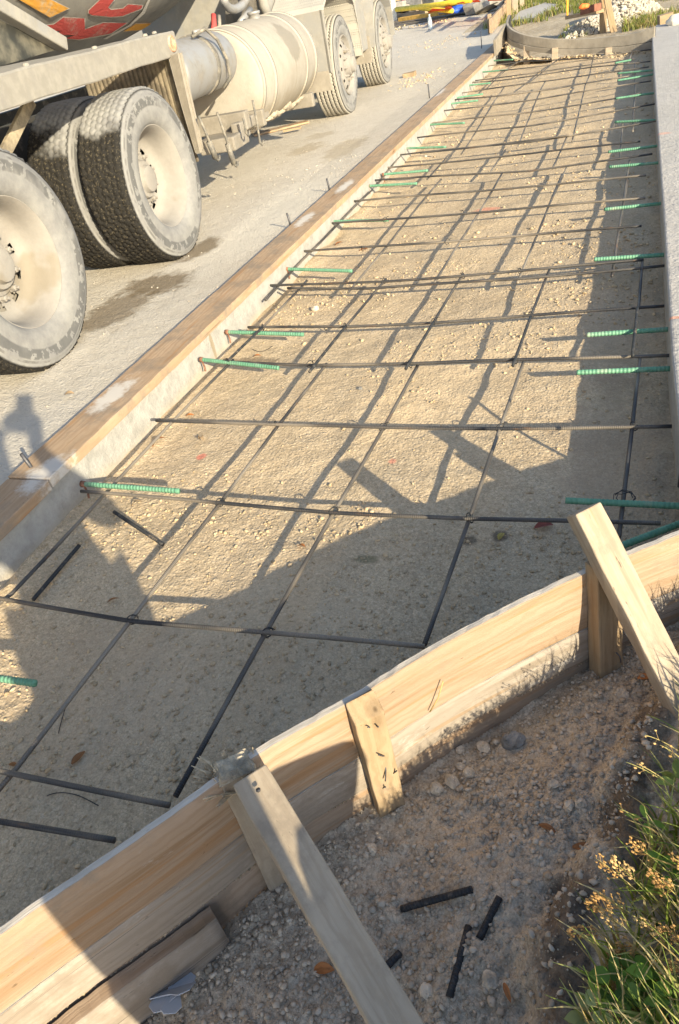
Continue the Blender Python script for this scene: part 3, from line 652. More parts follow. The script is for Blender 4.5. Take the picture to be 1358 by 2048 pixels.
LNG = [
 ('a', 'beside the road edge', [((-5, 1208), (20, 1190), (230, 965), (466, 719)), ((458, 722), (526, 655)), ((522, 660), (596, 580), (614, 560)), ((531, 602), (606, 518), (745, 380)), ((752, 372), (866, 233), (912, 200)), ((888, 219), (981, 124))]),
 ('b', 'second column from the road', [((-12, 1588), (20, 1550), (265, 1238), (440, 1005), (553, 853), (654, 729)), ((619, 745), (691, 652)), ((691, 652), (771, 560)), ((697, 586), (800, 457), (883, 358)), ((854, 360), (898, 308)), ((923, 308), (960, 250), (990, 200)), ((976, 222), (1008, 174)), ((974, 176), (1022, 130), (1056, 116))]),
 ('c', 'middle column', [((353, 1592), (535, 1265), (667, 1025), (766, 855), (835, 732)), ((811, 739), (868, 644)), ((866, 648), (926, 549)), ((868, 567), (900, 517), (1005, 347)), ((980, 347), (1011, 299)), ((1034, 296), (1060, 233), (1073, 200)), ((1063, 222), (1080, 183)), ((1079, 184), (1090, 162)), ((1054, 168), (1110, 124), (1122, 115))]),
 ('d', 'fourth column from the road', [((850, 1288), (940, 1036), (1000, 856), (1046, 722)), ((1026, 731), (1062, 632)), ((1062, 632), (1100, 538)), ((1035, 567), (1123, 350)), ((1103, 402), (1132, 335)), ((1105, 337), (1134, 272)), ((1145, 282), (1163, 200)), ((1159, 220), (1171, 168)), ((1170, 170), (1179, 150), (1187, 112))]),
 ('e', 'along the shaded pavement side', [((1238, 1072), (1265, 861), (1281, 713)), ((1266, 714), (1276, 615)), ((1276, 616), (1284, 522)), ((1224, 551), (1240, 450), (1257, 348)), ((1247, 402), (1260, 320)), ((1239, 319), (1245, 244)), ((1266, 263), (1268, 200)), ((1269, 221), (1270, 125)), ((1257, 127), (1264, 103))])]
colname = {'a': 'long bar hugging the road edge', 'b': 'long bar second in from the road', 'c': 'long bar down the middle of the bed', 'd': 'long bar second in from the pavement', 'e': 'long bar in the pavement shade'}
part_of = ['first piece up from the plank form', 'second piece up from the plank form', 'third piece up from the plank form', 'fourth piece up from the plank form', 'fifth piece up from the plank form', 'sixth piece up from the plank form', 'seventh piece up from the plank form', 'eighth piece up from the plank form', 'piece ending under the grey curved form']
for ci, (cn, where, segs) in enumerate(LNG):
    for k, q in enumerate(segs):
        black = k == 1
        lb = colname[cn] + ', ' + (('short black piece where the mats lap') if black else part_of[k] if k < len(segs)-1 else part_of[-1])
        bar('long_bar', [at(x, y, ZL - (.0 if not black else -.026)) for x, y in q], RB, M['blackbar'] if black else M['rebar'], lb, 'rebar', 'steel bars laid along the trench', 500+ci*20+k)
def stick(pts, r, label, mat='blackbar', name='loose_bar', group=None):
    return bar(name, pts, r, M[mat], label, 'rebar offcut', group, int(pts[0][0]*1000) & 255, .001, 12, .02)
stick([at(228, 1023, .075), at(327, 1089, .008)], .0066, 'loose dark bar end tilted up at the edge of the lit gravel by the road')
stick([at(66, 1199, .02), at(158, 1091, .02)], .0068, 'loose dark bar lying in the shade beside the bar hugging the road edge')
for i, (a, b, lb) in enumerate([((803, 1818), (944, 1779), 'longest black offcut lying crosswise on the soil'), ((899, 1994), (937, 1853), 'black offcut standing nearly lengthwise below the crosswise one'), ((958, 1878), (999, 1794), 'short black offcut slanting up beside the other two'), ((766, 1940), (800, 1905), 'stubby black offcut half under the brace')]):
    A, B = at(*a, -.05), at(*b, -.05)
    A.z = float(soil_z(A.x, A.y)) + .006; B.z = float(soil_z(B.x, B.y)) + .006
    A = at(*a, A.z); B = at(*b, B.z)
    stick([A, B], .0067, lb, group='black bar offcuts on the soil')

# dowels: green epoxy bars with spiral ribs
def dowel(a, b, label, rust_end, zz=.093, group='green epoxy dowels'):
    A, B = Vector(a), Vector(b); L = (B-A).length; M0 = rotframe(B-A).to_4x4(); M0.translation = A
    dist = max(1.0, (A - CAM).length); st = .0035 if dist < 4.2 else .02; n = max(4, int(L/st)); seg = 12; R0 = .0090
    pts = [(L*i/n, 0, 0) for i in range(n+1)]
    def rad(i):
        s = L*i/n; out = []
        for k in range(seg):
            th = 2*PI*k/seg
            ph = (s/.0105 + .5*math.sin(th)) % 1.0; rib = .0011 if ph < .4 else 0
            if min(abs(th-PI*.5), abs(th-PI*1.5)) < .3: rib = .0012
            out.append(R0 + (rib if st < .01 else .0005))
        return out
    o = empty('dowel', A)
    bm = bmesh.new(); add_tube(bm, pts, rad, seg); bmesh.ops.recalc_face_normals(bm, faces=bm.faces)
    body = obj_bm('bar', bm, M['green'], o, True); body.matrix_basis = Matrix.Translation(-A) @ M0
    if rust_end:
        bm = bmesh.new(); g = random.Random(int(A.y*1000)); d = (B-A).normalized()
        add_tube(bm, [d*(-.004), d*.006, d*.014], lambda i: (.0125, .0120, .0100)[i], 12)
        add_tube(bm, [d*.004 + Vector((0, 0, -.012)), d*.004 + Vector((.006, -.004, -.035)), d*.004 + Vector((.008, -.012, -.055))], .0042, 6)
        bmesh.ops.recalc_face_normals(bm, faces=bm.faces); obj_bm('grout_collar', bm, M['rust'], o, True)
    return tag(o, label, 'dowel', group)
LD = [((-70, 1347), (70, 1367)), ((165, 968), (358, 982)), ((402, 719), (557, 736)), ((453, 664), (607, 669)), ((573, 538), (704, 542)), ((661, 443), (777, 440)), ((736, 372), (834, 367)), ((765, 349), (856, 341)), ((801, 297), (892, 294)), ((845, 250), (929, 246)), ((881, 210), (956, 201)), ((890, 199), (966, 188)), ((916, 173), (981, 166)), ((941, 146), (1015, 140)), ((963, 123), (1026, 119)), ((982, 104), (1003, 102))]
ll = {0: 'green dowel entering the picture from the road side in a patch of sunlight', 1: 'longest looking green dowel on the road face, just above the splayed loose bar', 2: 'green dowel by the vertical crack, crossed by a bar near its middle', 3: 'green dowel just above the cracked one, all in sun', 4: 'green dowel on the road face below the lapped pair of cross bars', 15: 'stub of green dowel in the far corner by the grey curved form'}
for i, (a, b) in enumerate(LD):
    A = at(*a, .095)
    dowel(A, at(*b, .086 + (.02 if i == 0 else 0)), ll.get(i, f'green dowel in the road face, {ORD[i]} along from the plank form'), True)
RD = [((1131, 1001), (1395, 1014)), ((1240, 1093), (1400, 1032)), ((1153, 745), (1350, 737)), ((1173, 670), (1346, 658)), ((1188, 519), (1338, 509)), ((1208, 419), (1332, 406)), ((1218, 334), (1324, 325)), ((1216, 304), (1322, 291)), ((1230, 244), (1320, 240)), ((1231, 197), (1315, 185)), ((1235, 161), (1312, 148)), ((1235, 147), (1312, 140)), ((1230, 126), (1262, 120)), ((1258, 81), (1312, 81))]
rl = {0: 'green dowel from the pavement face just above the top of the brace', 1: 'green dowel running down behind the planks beside the brace', 13: 'green dowel poking out in front of the grey curved form'}
for i, (a, b) in enumerate(RD):
    z = .095 if i != 13 else .12
    dowel(at(*a, z), at(*b, z), rl.get(i, f'green dowel in the pavement face, {ORD[i]} along from the tall stake'), False)
# tie wires
bm_ties = 0
for i, (x, y, z, lb) in enumerate([(452, 722, .095, 'twist of black tie wire on the dowel by the cracked road face'), (1268, 150, .1, 'loop of tie wire on a far dowel in the pavement shade'), (1038, 119, .09, 'tangle of tie wire below the grey curved form'), (1248, 998, .09, 'tie wire round a bar and dowel just above the brace')]):
    c = at(x, y, z); g = random.Random(i); r = .012 + .006*i if i != 2 else .05
    pts = [c + Vector((math.cos(k*.9)*r*g.uniform(.6, 1.2), math.sin(k*.9)*r*g.uniform(.6, 1.2), .004*math.sin(k*2.1)+.006)) for k in range(18)]
    tag(tube('tie_wire', pts, .0014, M['blackbar'], None, 5), lb, 'wire', 'tie wire scraps on the steel')
for i, (x, y) in enumerate([(440, 1006), (667, 1024), (940, 1037), (553, 850), (766, 855), (1000, 856), (1268, 853), (265, 1240), (535, 1266), (691, 653), (868, 644), (1062, 631), (620, 729), (820, 729), (1030, 721), (768, 562), (926, 552), (1040, 543), (526, 655), (725, 498), (895, 484), (770, 440), (925, 426)]):
    c = at(x, y, .087); g = random.Random(i+40); sg = g.choice((-1, 1)); pts = []
    for k in range(22):
        a = k/21*4*PI + .6; rr = .0155; pts.append(c + Vector((math.cos(a)*rr*.72, sg*math.cos(a)*rr*.72 + .002*math.sin(k), math.sin(a)*rr + .002)))
    e = pts[-1]; pts += [e + Vector((.008*sg, -.010, .010)), e + Vector((.020*sg, -.016, .012))]
    tag(tube('tie_wire', pts, .0015, M['blackbar'], None, 5), 'small dark wire twist tying two crossing bars together', 'wire', 'tie wires at bar crossings')
# thin twigs and wire on the bed
def wire(pxs, z, label, r=.0012, name='wire_scrap'):
    P = [at(x, y, z) for x, y in pxs]; P = [Vector((q.x, q.y, float(bed_z(q.x, q.y)) + .004)) for q in P]
    d = dense([(q.x, q.y) for q in P], .01); pts = [Vector((q.x, q.y, float(bed_z(q.x, q.y)) + .004)) for q in d]
    tag(tube(name, pts, r, M['blackbar'], None, 5), label, 'wire scrap', 'bits of wire lying on the bed')
wire([(95, 1594), (105, 1590), (125, 1588), (160, 1595), (198, 1613)], 0, 'curl of thin black wire lying below the oval brown leaf')
wire([(118, 1468), (125, 1440), (132, 1415)], 0, 'short kinked wire beside the second long bar')
wire([(505, 700), (520, 705), (535, 700), (545, 693)], 0, 'curly wire on the lit gravel by the cracked road face')

# ------------------------------------------------------------------ rocks, leaves and small litter
def rock(px, py, r, mat, label, soil=True, squash=.7, name='rock'):
    z = -.045 if soil else 0; c = at(px, py, z); zz = float(soil_z(c.x, c.y) if soil else bed_z(c.x, c.y)); c = at(px, py, zz)
    bm = bmesh.new(); bmesh.ops.create_icosphere(bm, subdivisions=3, radius=1); g = random.Random(px*7+py); off = Vector((g.uniform(0, 50), g.uniform(0, 50), 3))
    from mathutils import noise as mn
    s = Vector((g.uniform(.75, 1.15), g.uniform(.75, 1.15), squash))
    for v in bm.verts:
        k = 1 + .38*mn.noise(v.co*1.3 + off) + .16*mn.noise(v.co*3.4 + off); v.co = Vector((v.co.x*s.x, v.co.y*s.y, v.co.z*s.z))*k*r
    o = obj_bm(name, bm, mat, None); o.location = (c.x, c.y, zz + r*squash*.45); o.rotation_euler = (0, 0, g.uniform(0, 6))
    return tag(o, label, 'rock', 'larger rocks on the soil and bed')
R_ = M['rock']
for a in [(1026, 1490, .024, M['rock_grey'], 'dark grey rock standing out among pale ones below the planks', True, 1.1), (905, 1566, .019, R_, 'pale pitted rock close to the short stake', True), (873, 1580, .018, R_, 'pale lumpy rock nearest the foot of the short stake', True), (968, 1497, .016, R_, 'whitish rock a little left of the dark grey rock', True), (920, 1502, .011, R_, 'small white stone against the foot of the planks', True),
          (922, 1535, .012, R_, 'light squarish stone between the pale rocks', True), (938, 1548, .014, R_, 'knobbly light stone beside the pitted rock', True), (1162, 1608, .014, R_, 'round brown stone beside a clump at the soil bank', True), (1140, 1612, .012, R_, 'rounded stone touching the round brown one', True), (1245, 1392, .017, R_, 'brown clod under the brace at the foot of the tall stake', True), (980, 1965, .015, R_, 'clod beside the lengthwise black offcut', True), (855, 1985, .014, R_, 'clod near the lower edge between brace and offcuts', True), (1235, 1535, .017, R_, 'flat brown clod at the edge of the grass bank', True), (1105, 1570, .013, R_, 'pointed clod halfway up the soil slope', True), (745, 1700, .012, R_, 'small pale clod beside the brace', True),
          (720, 778, .010, M['rock_grey'], 'dark clot of dirt on the lit gravel', False), (630, 620, .02, R_, 'crumbling lump on the lit gravel below the lapped bars', False)]: rock(*a)
def leaf_bm(L, W, curl, seed):
    bm = bmesh.new(); g = random.Random(seed); n = 8; rows = []
    for i in range(n+1):
        t = i/n; w = W*math.sin(PI*min(1, t*.92+.06))**.8*(1-.25*t); z = curl*math.sin(t*PI)*L + curl*.6*L*t*t
        rows.append([bm.verts.new((t*L-L/2, -w/2, z + w*.25 + g.uniform(0, .001))), bm.verts.new((t*L-L/2, 0, z)), bm.verts.new((t*L-L/2, w/2, z + w*.22))])
    for a, b in zip(rows, rows[1:]):
        for k in range(2): bm.faces.new((a[k], a[k+1], b[k+1], b[k]))
    return bm
def leafmat(name, c): 
    t = NT(name, .6, .35); v = t.noise(1, 3, t.map(t.O, (60, 220, 60))); t.color(t.mix(t.ramp(v, .3, .7), tuple(x*.6 for x in c), c)); return t.m
LM = {'brown': leafmat('dry_leaf_brown', (.30, .13, .045)), 'red': leafmat('dry_leaf_red', (.24, .06, .04)), 'orange': leafmat('dry_leaf_orange', (.48, .19, .06)), 'yellow': leafmat('dry_leaf_yellow', (.42, .32, .08)), 'tan': leafmat('dry_leaf_tan', (.42, .30, .18))}
def leaf(px, py, L, W, ang, col, label, where='bed', curl=.12):
    z0 = {'bed': 0, 'soil': -.05, 'road': .155}[where]; c = at(px, py, z0)
    if where != 'road': c = at(px, py, float(bed_z(c.x, c.y) if where == 'bed' else soil_z(c.x, c.y)))
    o = obj_bm('leaf', leaf_bm(L, W, curl, px), LM[col], None, True); o.location = c + Vector((0, 0, .005)); o.rotation_euler = (random.uniform(-.2, .2), random.uniform(-.15, .15), math.radians(ang))
    return tag(o, label, 'leaf', 'fallen leaves')
leaf(159, 1518, .042, .022, 75, 'brown', 'oval brown leaf lying flat on the shaded gravel', 'bed', .03)
leaf(650, 1942, .040, .024, 10, 'orange', 'torn rusty orange leaf beside the brace on the soil', 'soil')
leaf(1095, 1661, .036, .015, -15, 'brown', 'folded brown leaf on the stony soil', 'soil')
leaf(1172, 1702, .050, .020, 5, 'brown', 'large rust brown leaf at the foot of the grass bank', 'soil', .2)
leaf(1195, 1738, .045, .026, 40, 'tan', 'dull tan leaf under the rust brown one', 'soil')
leaf(1015, 1988, .030, .011, -60, 'orange', 'thin orange leaf near the lower grass edge', 'soil')
leaf(1088, 1057, .055, .035, 20, 'red', 'dark red leaf in the shade below the brace top', 'bed')
leaf(1003, 1076, .032, .022, 70, 'yellow', 'yellowish leaf a little left of the dark red leaf', 'bed')
leaf(320, 890, .065, .030, 50, 'orange', 'curled orange leaf near the road face on lit gravel', 'bed', .3)
leaf(405, 885, .055, .022, -40, 'tan', 'curled tan leaf just right of the curled orange leaf', 'bed', .35)
leaf(381, 834, .045, .018, 5, 'orange', 'small orange leaf by the road end of a cross bar', 'bed')
leaf(277, 1013, .05, .018, 15, 'tan', 'tan leaf beside the end of a cross bar', 'bed', .3)
leaf(228, 1204, .040, .014, 30, 'brown', 'narrow brown leaf in the shade near the long bar', 'bed')
leaf(604, 1096, .035, .018, -20, 'orange', 'rusty leaf scrap on lit gravel near the middle long bar', 'bed')
leaf(140, 791, .05, .03, 10, 'tan', 'tan leaf lying on the road by the shadow', 'road', .1)
leaf(515, 715, .04, .022, 10, 'orange', 'orange leaf beside the curly wire', 'bed')
leaf(678, 490, .06, .03, 30, 'orange', 'reddish leaf among pale chips by the road edge', 'bed'); leaf(728, 502, .06, .03, 0, 'orange', 'reddish leaf touching a cross bar', 'bed'); leaf(688, 443, .06, .04, 50, 'brown', 'brown leaf behind a green dowel tip', 'bed')
leaf(1290, 1360, .035, .02, 20, 'orange', 'orange leaf under the slanting brace', 'soil')
leaf(30, 1534, .03, .014, 0, 'brown', 'brown leaf scrap touching two crossing bars', 'bed')
# straws nailed on the plank face
def straw(a, b, z, label):
    A = at(*a, z[0]) + OUT*.004; B = at(*b, z[1]) + OUT*.004
    tag(tube('straw', [A, A.lerp(B, .5) + OUT*.006, B], .0016, plain('dry_straw', (.50, .36, .16), .7, .2, 40), None, 5), label, 'straw')
straw((884, 1360), (858, 1421), (.20, .125), 'thin dry straw stuck to the face of the top plank')
# plastic bar chair
pm = NT('frosted_grey_plastic', .35, .5); pm.color((.58, .61, .66)); pm.b.inputs['Transmission Weight'].default_value = .25
def chair_blade(pts, z0, thick, parent, tilt):
    bm = bmesh.new(); lo = [bm.verts.new((x, -thick/2, y)) for x, y in pts]; hi = [bm.verts.new((x, thick/2, y)) for x, y in pts]
    bm.faces.new(lo); bm.faces.new(hi[::-1]); n = len(pts)
    for i in range(n): bm.faces.new((lo[i], lo[(i+1) % n], hi[(i+1) % n], hi[i]))
    bmesh.ops.recalc_face_normals(bm, faces=bm.faces); bmesh.ops.bevel(bm, geom=list(bm.edges), offset=.0006, segments=1, affect='EDGES')
    o = obj_bm('blade', bm, pm.m, parent); o.rotation_euler = tilt; return o
c = at(342, 1990, -.10); c = at(342, 1990, float(soil_z(c.x, c.y)) + .03)
ch = empty('bar_chair', (c.x, c.y, c.z), .9); tag(ch, 'small pale plastic bar chair tipped over beside the short grey board', 'bar chair')
prof = [(x*1.5, y*1.8) for x, y in ((-.030, -.006), (-.024, -.010), (-.008, -.004), (.006, -.004), (.020, -.012), (.030, -.010), (.032, .008), (.020, .016), (.006, .010), (-.008, .010), (-.022, .012), (-.030, .006))]
for zoff, tl in ((0, (1.25, .15, .2)), (.004, (.75, -.2, -.55)), (0, (1.9, .3, 1.2))):
    o = chair_blade(prof, 0, .0022, ch, tl); o.location = (.004, .002, zoff+.006)

# ------------------------------------------------------------------ concrete mixer truck
# truck frame: X = outwards (towards the trench), Y = forwards, Z = up from the road; origin under the rear tandem
TO = Vector((-2.63, 2.41, .155)); TA = .0731
truck = empty('concrete_mixer_truck', TO, TA)
tag(truck, 'dusty concrete mixer truck with grey orange and red drum parked along the forms', 'truck')
bpy.context.view_layer.update(); TI = truck.matrix_world.inverted()
M['cream'] = dusty('dusty_cream_paint', (.22, .20, .17), (.31, .285, .25), .6, 6)
M['greypaint'] = dusty('dusty_white_paint', (.27, .27, .27), (.33, .315, .285), .6, 5)
M['beam'] = dusty('cement_caked_steel', (.25, .24, .225), (.315, .30, .27), .75, 7)
M['darksteel'] = dusty('grimy_chassis', (.05, .048, .045), (.22, .19, .15), .3, 9)
M['alu'] = dusty('scratched_aluminium', (.36, .365, .38), (.36, .34, .31), .45, 7, .5, .4)
M['fendmat'] = dusty('dusty_fender_sheet', (.26, .258, .25), (.32, .305, .275), .6, 5)
M['flap'] = dusty('dusty_ribbed_rubber', (.20, .17, .13), (.46, .39, .28), .55, 6)
M['rod'] = dusty('dusty_rod', (.14, .135, .125), (.34, .31, .26), .4, 20)
def m_drum():
    t = NT('mixer_drum_grey', .5, .4); v = t.noise(3, 6, t.O, .7); s = t.noise(1, 5, t.map(t.O, (14, 1.2, 14)), .7)
    c = t.mix(t.ramp(v, .3, .7), (.20, .195, .185), (.30, .29, .27)); c = t.mix(t.ramp(s, .55, .75, 0, .35), c, (.44, .41, .36)); t.color(c); t.bump(t.noise(60, 3, t.O), .002, .4); return t.m
M['drum'] = m_drum()
M['orange'] = dusty('faded_orange_stripe', (.72, .36, .06), (.6, .5, .36), .22, 5); M['red'] = dusty('faded_red_letter', (.48, .075, .07), (.45, .36, .32), .18, 5); M['pale'] = dusty('pale_outline', (.55, .53, .50), (.6, .56, .5), .3, 5)
def m_tyre(dark):
    t = NT('tyre_rubber', .9, .2); o = t.O
    y, z = t.sep(o, 1), t.sep(o, 2); r = t.math('SQRT', t.math('ADD', t.math('MULTIPLY', y, y), t.math('MULTIPLY', z, z)))
    n = t.noise(9, 6, o, .7); n2 = t.noise(2.6, 4, t.shift(o)); n3 = t.noise(55, 4, o)
    c = t.mix(t.ramp(n, .3, .7), (.20, .20, .205), (.28, .28, .275))
    # worn dark band with rubbed lettering around the shoulder of the side wall
    lat = t.noise(1, 3, t.map(o, (6, 15, 15)), .7); band = t.math('MULTIPLY', t.ramp(r, .385, .395), t.ramp(r, .435, .445, 1, 0))
    band = t.math('MULTIPLY', band, t.math('MULTIPLY', t.ramp(lat, .43, .48), t.ramp(n2, .38, .50)))
    c = t.mix(t.math('MULTIPLY', band, .72), c, (.085, .087, .09))
    ring = t.math('MULTIPLY', t.ramp(r, .444, .449), t.ramp(r, .456, .461, 1, 0)); c = t.mix(t.math('MULTIPLY', ring, t.ramp(n, .45, .6, 0, .7)), c, (.10, .10, .10))
    tread = t.math('MULTIPLY', t.ramp(r, .468, .480), 1.0)
    if dark:
        wet = t.math('MULTIPLY', t.ramp(t.math('ADD', z, t.math('MULTIPLY', t.math('SUBTRACT', n2, .5), .5)), .40, .30), 1.0)
        dk = t.mix(t.ramp(t.noise(70, 5, o, .75), .52, .72), (.022, .021, .02), (.16, .135, .09))
        c = t.mix(t.math('MULTIPLY', tread, wet), c, dk)
        c = t.mix(t.math('MULTIPLY', t.ramp(r, .484, .478), t.math('MULTIPLY', tread, .9)), c, (.012, .012, .012))  # groove floors coloured near black, recess shade put into the colour
    else:
        c = t.mix(t.math('MULTIPLY', tread, .6), c, (.42, .39, .33)); c = t.mix(t.math('MULTIPLY', t.ramp(r, .489, .483), tread), c, (.03, .03, .03))  # pale dusty tread faces; groove shade painted in as near black
    t.color(c); t.bump(n3, .003, .6); return t.m
M['tyre_dark'] = m_tyre(True); M['tyre_pale'] = m_tyre(False)
def tyre_mesh(name, mat, tread):
    R0, W = .5, .285; nt = 36
    prof = [(-.022, .288), (-.006, .297), (.008, .315), (.015, .345), (.0175, .375), (.016, .384), (.016, .386), (.017, .40), (.016, .428), (.0145, .44), (.013, .443), (.012, .449), (.0095, .452), (.006, .462), (-.001, .474), (-.006, .484), (-.012, .491)]
    tr = [(-.016-(W-.032)*k/nt, .4965 + .0035*math.sin(PI*k/nt)) for k in range(nt+1)]
    prof = prof + tr + [(-W-a, r) for a, r in reversed(prof)]
    seg = 420; V = np.zeros((len(prof), seg, 3)); th = np.arange(seg)*2*PI/seg
    a0, a1 = len(prof)//2-nt//2-3, len(prof)//2+nt//2+3
    for i, (a, r) in enumerate(prof):
        rr = np.full(seg, r)
        if r > .483:
            s = th*R0; tt = a + W/2
            if tread == 'hex':
                h = 2*PI*R0/68; best = np.full(seg, 9.0); sec = np.full(seg, 9.0)
                for row in range(-4, 5):
                    ty = row*.037
                    for sh in (-1, 0, 1, 2):
                        base = (np.floor(s/h)+sh)*h + (h/2 if row % 2 else 0)
                        d = np.hypot((s-base)*1.0, (tt-ty)*1.12); sec = np.where(d < best, best, np.minimum(sec, d)); best = np.minimum(best, d)
                gr = (sec-best) < .0085
                rr = np.where(gr, rr-.010, rr - .002*(np.random.default_rng(i).random(seg)))
            else:
                gr = np.zeros(seg, bool)
                for k in (-2, -1, 0, 1, 2):
                    off = .0065*(np.abs(((s/.042) % 1.0)-.5)*4-1); gr |= np.abs(tt - k*.047 - off) < .0062
                rr = np.where(gr, rr-.016, rr)
        V[i, :, 0] = a; V[i, :, 1] = rr*np.cos(th); V[i, :, 2] = rr*np.sin(th)
    V[:, :, 2] = np.maximum(V[:, :, 2], -.479)
    low = np.clip((-.40 - V[:, :, 2])/.08, 0, 1); side = np.array([1 if a > -W/2 else -1 for a, _ in prof])[:, None]
    V[:, :, 0] += low*side*.012*(np.array([r for _, r in prof])[:, None] > .33)
    n = len(prof); i = np.arange(n-1)[:, None]*seg; k = np.arange(seg)[None, :]; k2 = (k+1) % seg
    Fc = np.stack([i+k, i+k2, i+seg+k2, i+seg+k], -1).reshape(-1, 4)
    o = mesh_np(name, V.reshape(-1, 3), Fc, mat, smooth=True); me = o.data; bpy.data.objects.remove(o)
    return me
TM_D = tyre_mesh('tyre_drive', M['tyre_dark'], 'hex'); TM_S = tyre_mesh('tyre_steer', M['tyre_pale'], 'zig')
def m_rim():
    t = NT('cement_dusted_rim', .85, .25); n = t.noise(5, 6, t.shift(t.O), .7); n2 = t.noise(2.2, 4, t.shift(t.O)); g = t.noise(1, 4, t.map(t.O, (25, 8, 8)))
    c = t.mix(t.ramp(n, .3, .7), (.265, .25, .235), (.315, .302, .285)); c = t.mix(t.ramp(n2, .56, .66, 0, .7), c, (.22, .19, .145)); c = t.mix(t.ramp(g, .62, .75, 0, .4), c, (.23, .21, .19)); t.color(c); t.bump(t.noise(60, 4, t.O), .003, .5); return t.m
M['rim'] = m_rim()
M['void'] = plain('shadowed_wheel_inside', (.02, .019, .018), .9, .2)
def inst(name, me, parent, loc=(0, 0, 0)):
    o = bpy.data.objects.new(name, me); o.location = loc; return link(o, parent)
# rim meshes (axis X, outwards +)
def rim_dual():
    bm = bmesh.new(); seg = 80
    prof = [(-.010, .300), (.004, .297), (.006, .290), (-.002, .284), (-.012, .279), (-.030, .270), (-.075, .262), (-.12, .256), (-.145, .245), (-.162, .226), (-.170, .208), (-.173, .186), (-.172, .160), (-.168, .142), (-.150, .136), (-.146, .118), (-.150, .112)]
    add_lathe(bm, prof, seg, skip=lambda i, k: i in (10, ) and (k % 8) in (0, 1, 2) or i == 11 and (k % 8) == 1)
    add_lathe(bm, [(-.215, .24), (-.215, .10)], 40)
    return bm
def hub_dual():
    bm = bmesh.new(); add_lathe(bm, [(-.168, .118), (-.125, .110), (-.115, .104), (-.112, .085), (-.105, .080), (-.085, .074), (-.080, .060), (-.079, .0)], 40); return bm
def rim_steer():
    bm = bmesh.new(); prof = [(-.010, .300), (.004, .297), (.006, .290), (-.004, .283), (-.022, .276), (-.040, .262), (-.036, .248), (-.018, .225), (-.006, .200), (.002, .170), (.004, .130), (.004, .118)]
    add_lathe(bm, prof, 80, skip=lambda i, k: i in (6, 7) and (k % 8) in (0, 1)); add_lathe(bm, [(-.10, .28), (-.10, .10)], 40); return bm
def hub_steer():
    bm = bmesh.new(); add_lathe(bm, [(.004, .122), (.030, .112), (.055, .100), (.062, .086), (.085, .082), (.10, .074), (.104, .055), (.104, .0)], 40); return bm
def nut_bm():
    bm = bmesh.new(); add_lathe(bm, [(0, .0205), (.006, .0205), (.007, .0155), (.030, .0150), (.034, .010), (.034, 0)], 6); add_lathe(bm, [(.03, .007), (.048, .007), (.05, 0)], 8); return bm
def mesh_of(bm, mat, smooth, name):
    me = bpy.data.meshes.new(name); bm.to_mesh(me); bm.free(); me.materials.append(mat)
    for p in me.polygons: p.use_smooth = smooth
    me.set_sharp_from_angle(angle=.6) if hasattr(me, 'set_sharp_from_angle') else None
    return me
RMD, HMD, RMS, HMS, NUT = mesh_of(rim_dual(), M['rim'], True, 'rim_dual'), mesh_of(hub_dual(), M['rim'], True, 'hub_dual'), mesh_of(rim_steer(), M['rim'], True, 'rim_steer'), mesh_of(hub_steer(), M['rim'], True, 'hub_steer'), mesh_of(nut_bm(), M['rim'], False, 'nut')
WZ = .450
for u in (.25, 1.81):
    wr = inst('wheel', RMD, truck, (.012, u, WZ)); inst('tyre', TM_D, wr, (.018, 0, 0)); inst('hub', HMD, wr)
    for k in range(10):
        a = 2*PI*k/10+.2; inst('lug_nut', NUT, wr, (-.170, .165*math.cos(a)*.0 + .150*math.cos(a), .150*math.sin(a)))
    w2 = bpy.data.objects.new('inner_wheel', None); w2.location = (-.325, u, WZ); link(w2, truck); inst('tyre', TM_D, w2); inst('rim', RMS, w2, (-.05, 0, 0))
for u in (6.80, 9.02):
    wr = inst('wheel', RMS, truck, (-.012, u, WZ)); inst('tyre', TM_S, wr, (-.008, 0, 0)); inst('hub', HMS, wr)
    for k in range(10):
        a = 2*PI*k/10+.1; inst('lug_nut', NUT, wr, (.001, .146*math.cos(a), .146*math.sin(a)))
def tbox(name, lo, hi, mat, bev=.006, parent=None):
    bm = bmesh.new(); box(bm, lo, hi, bev); return obj_bm(name, bm, mat, parent or truck)
def ttube(name, pts, r, mat, seg=10, parent=None): return tube(name, pts, r, mat, parent or truck, seg)
# chassis, axles
tbox('chassis_rail', (-.95, -2.5, .62), (-.86, 11, .88), M['darksteel']); tbox('chassis_rail', (-1.75, -2.5, .62), (-1.66, 11, .88), M['darksteel'])
for u in (.27, 1.80, 6.74, 8.93): ttube('axle', [(-2.3, u, WZ), (-.2, u, WZ)], .075, M['darksteel'], 12)
for u in (.27, 1.8, 6.74, 8.93):
    o = bpy.data.objects.new('wheel_beyond', None); o.location = (-2.15, u, WZ); link(o, truck); inst('tyre', TM_D if u < 3 else TM_S, o)
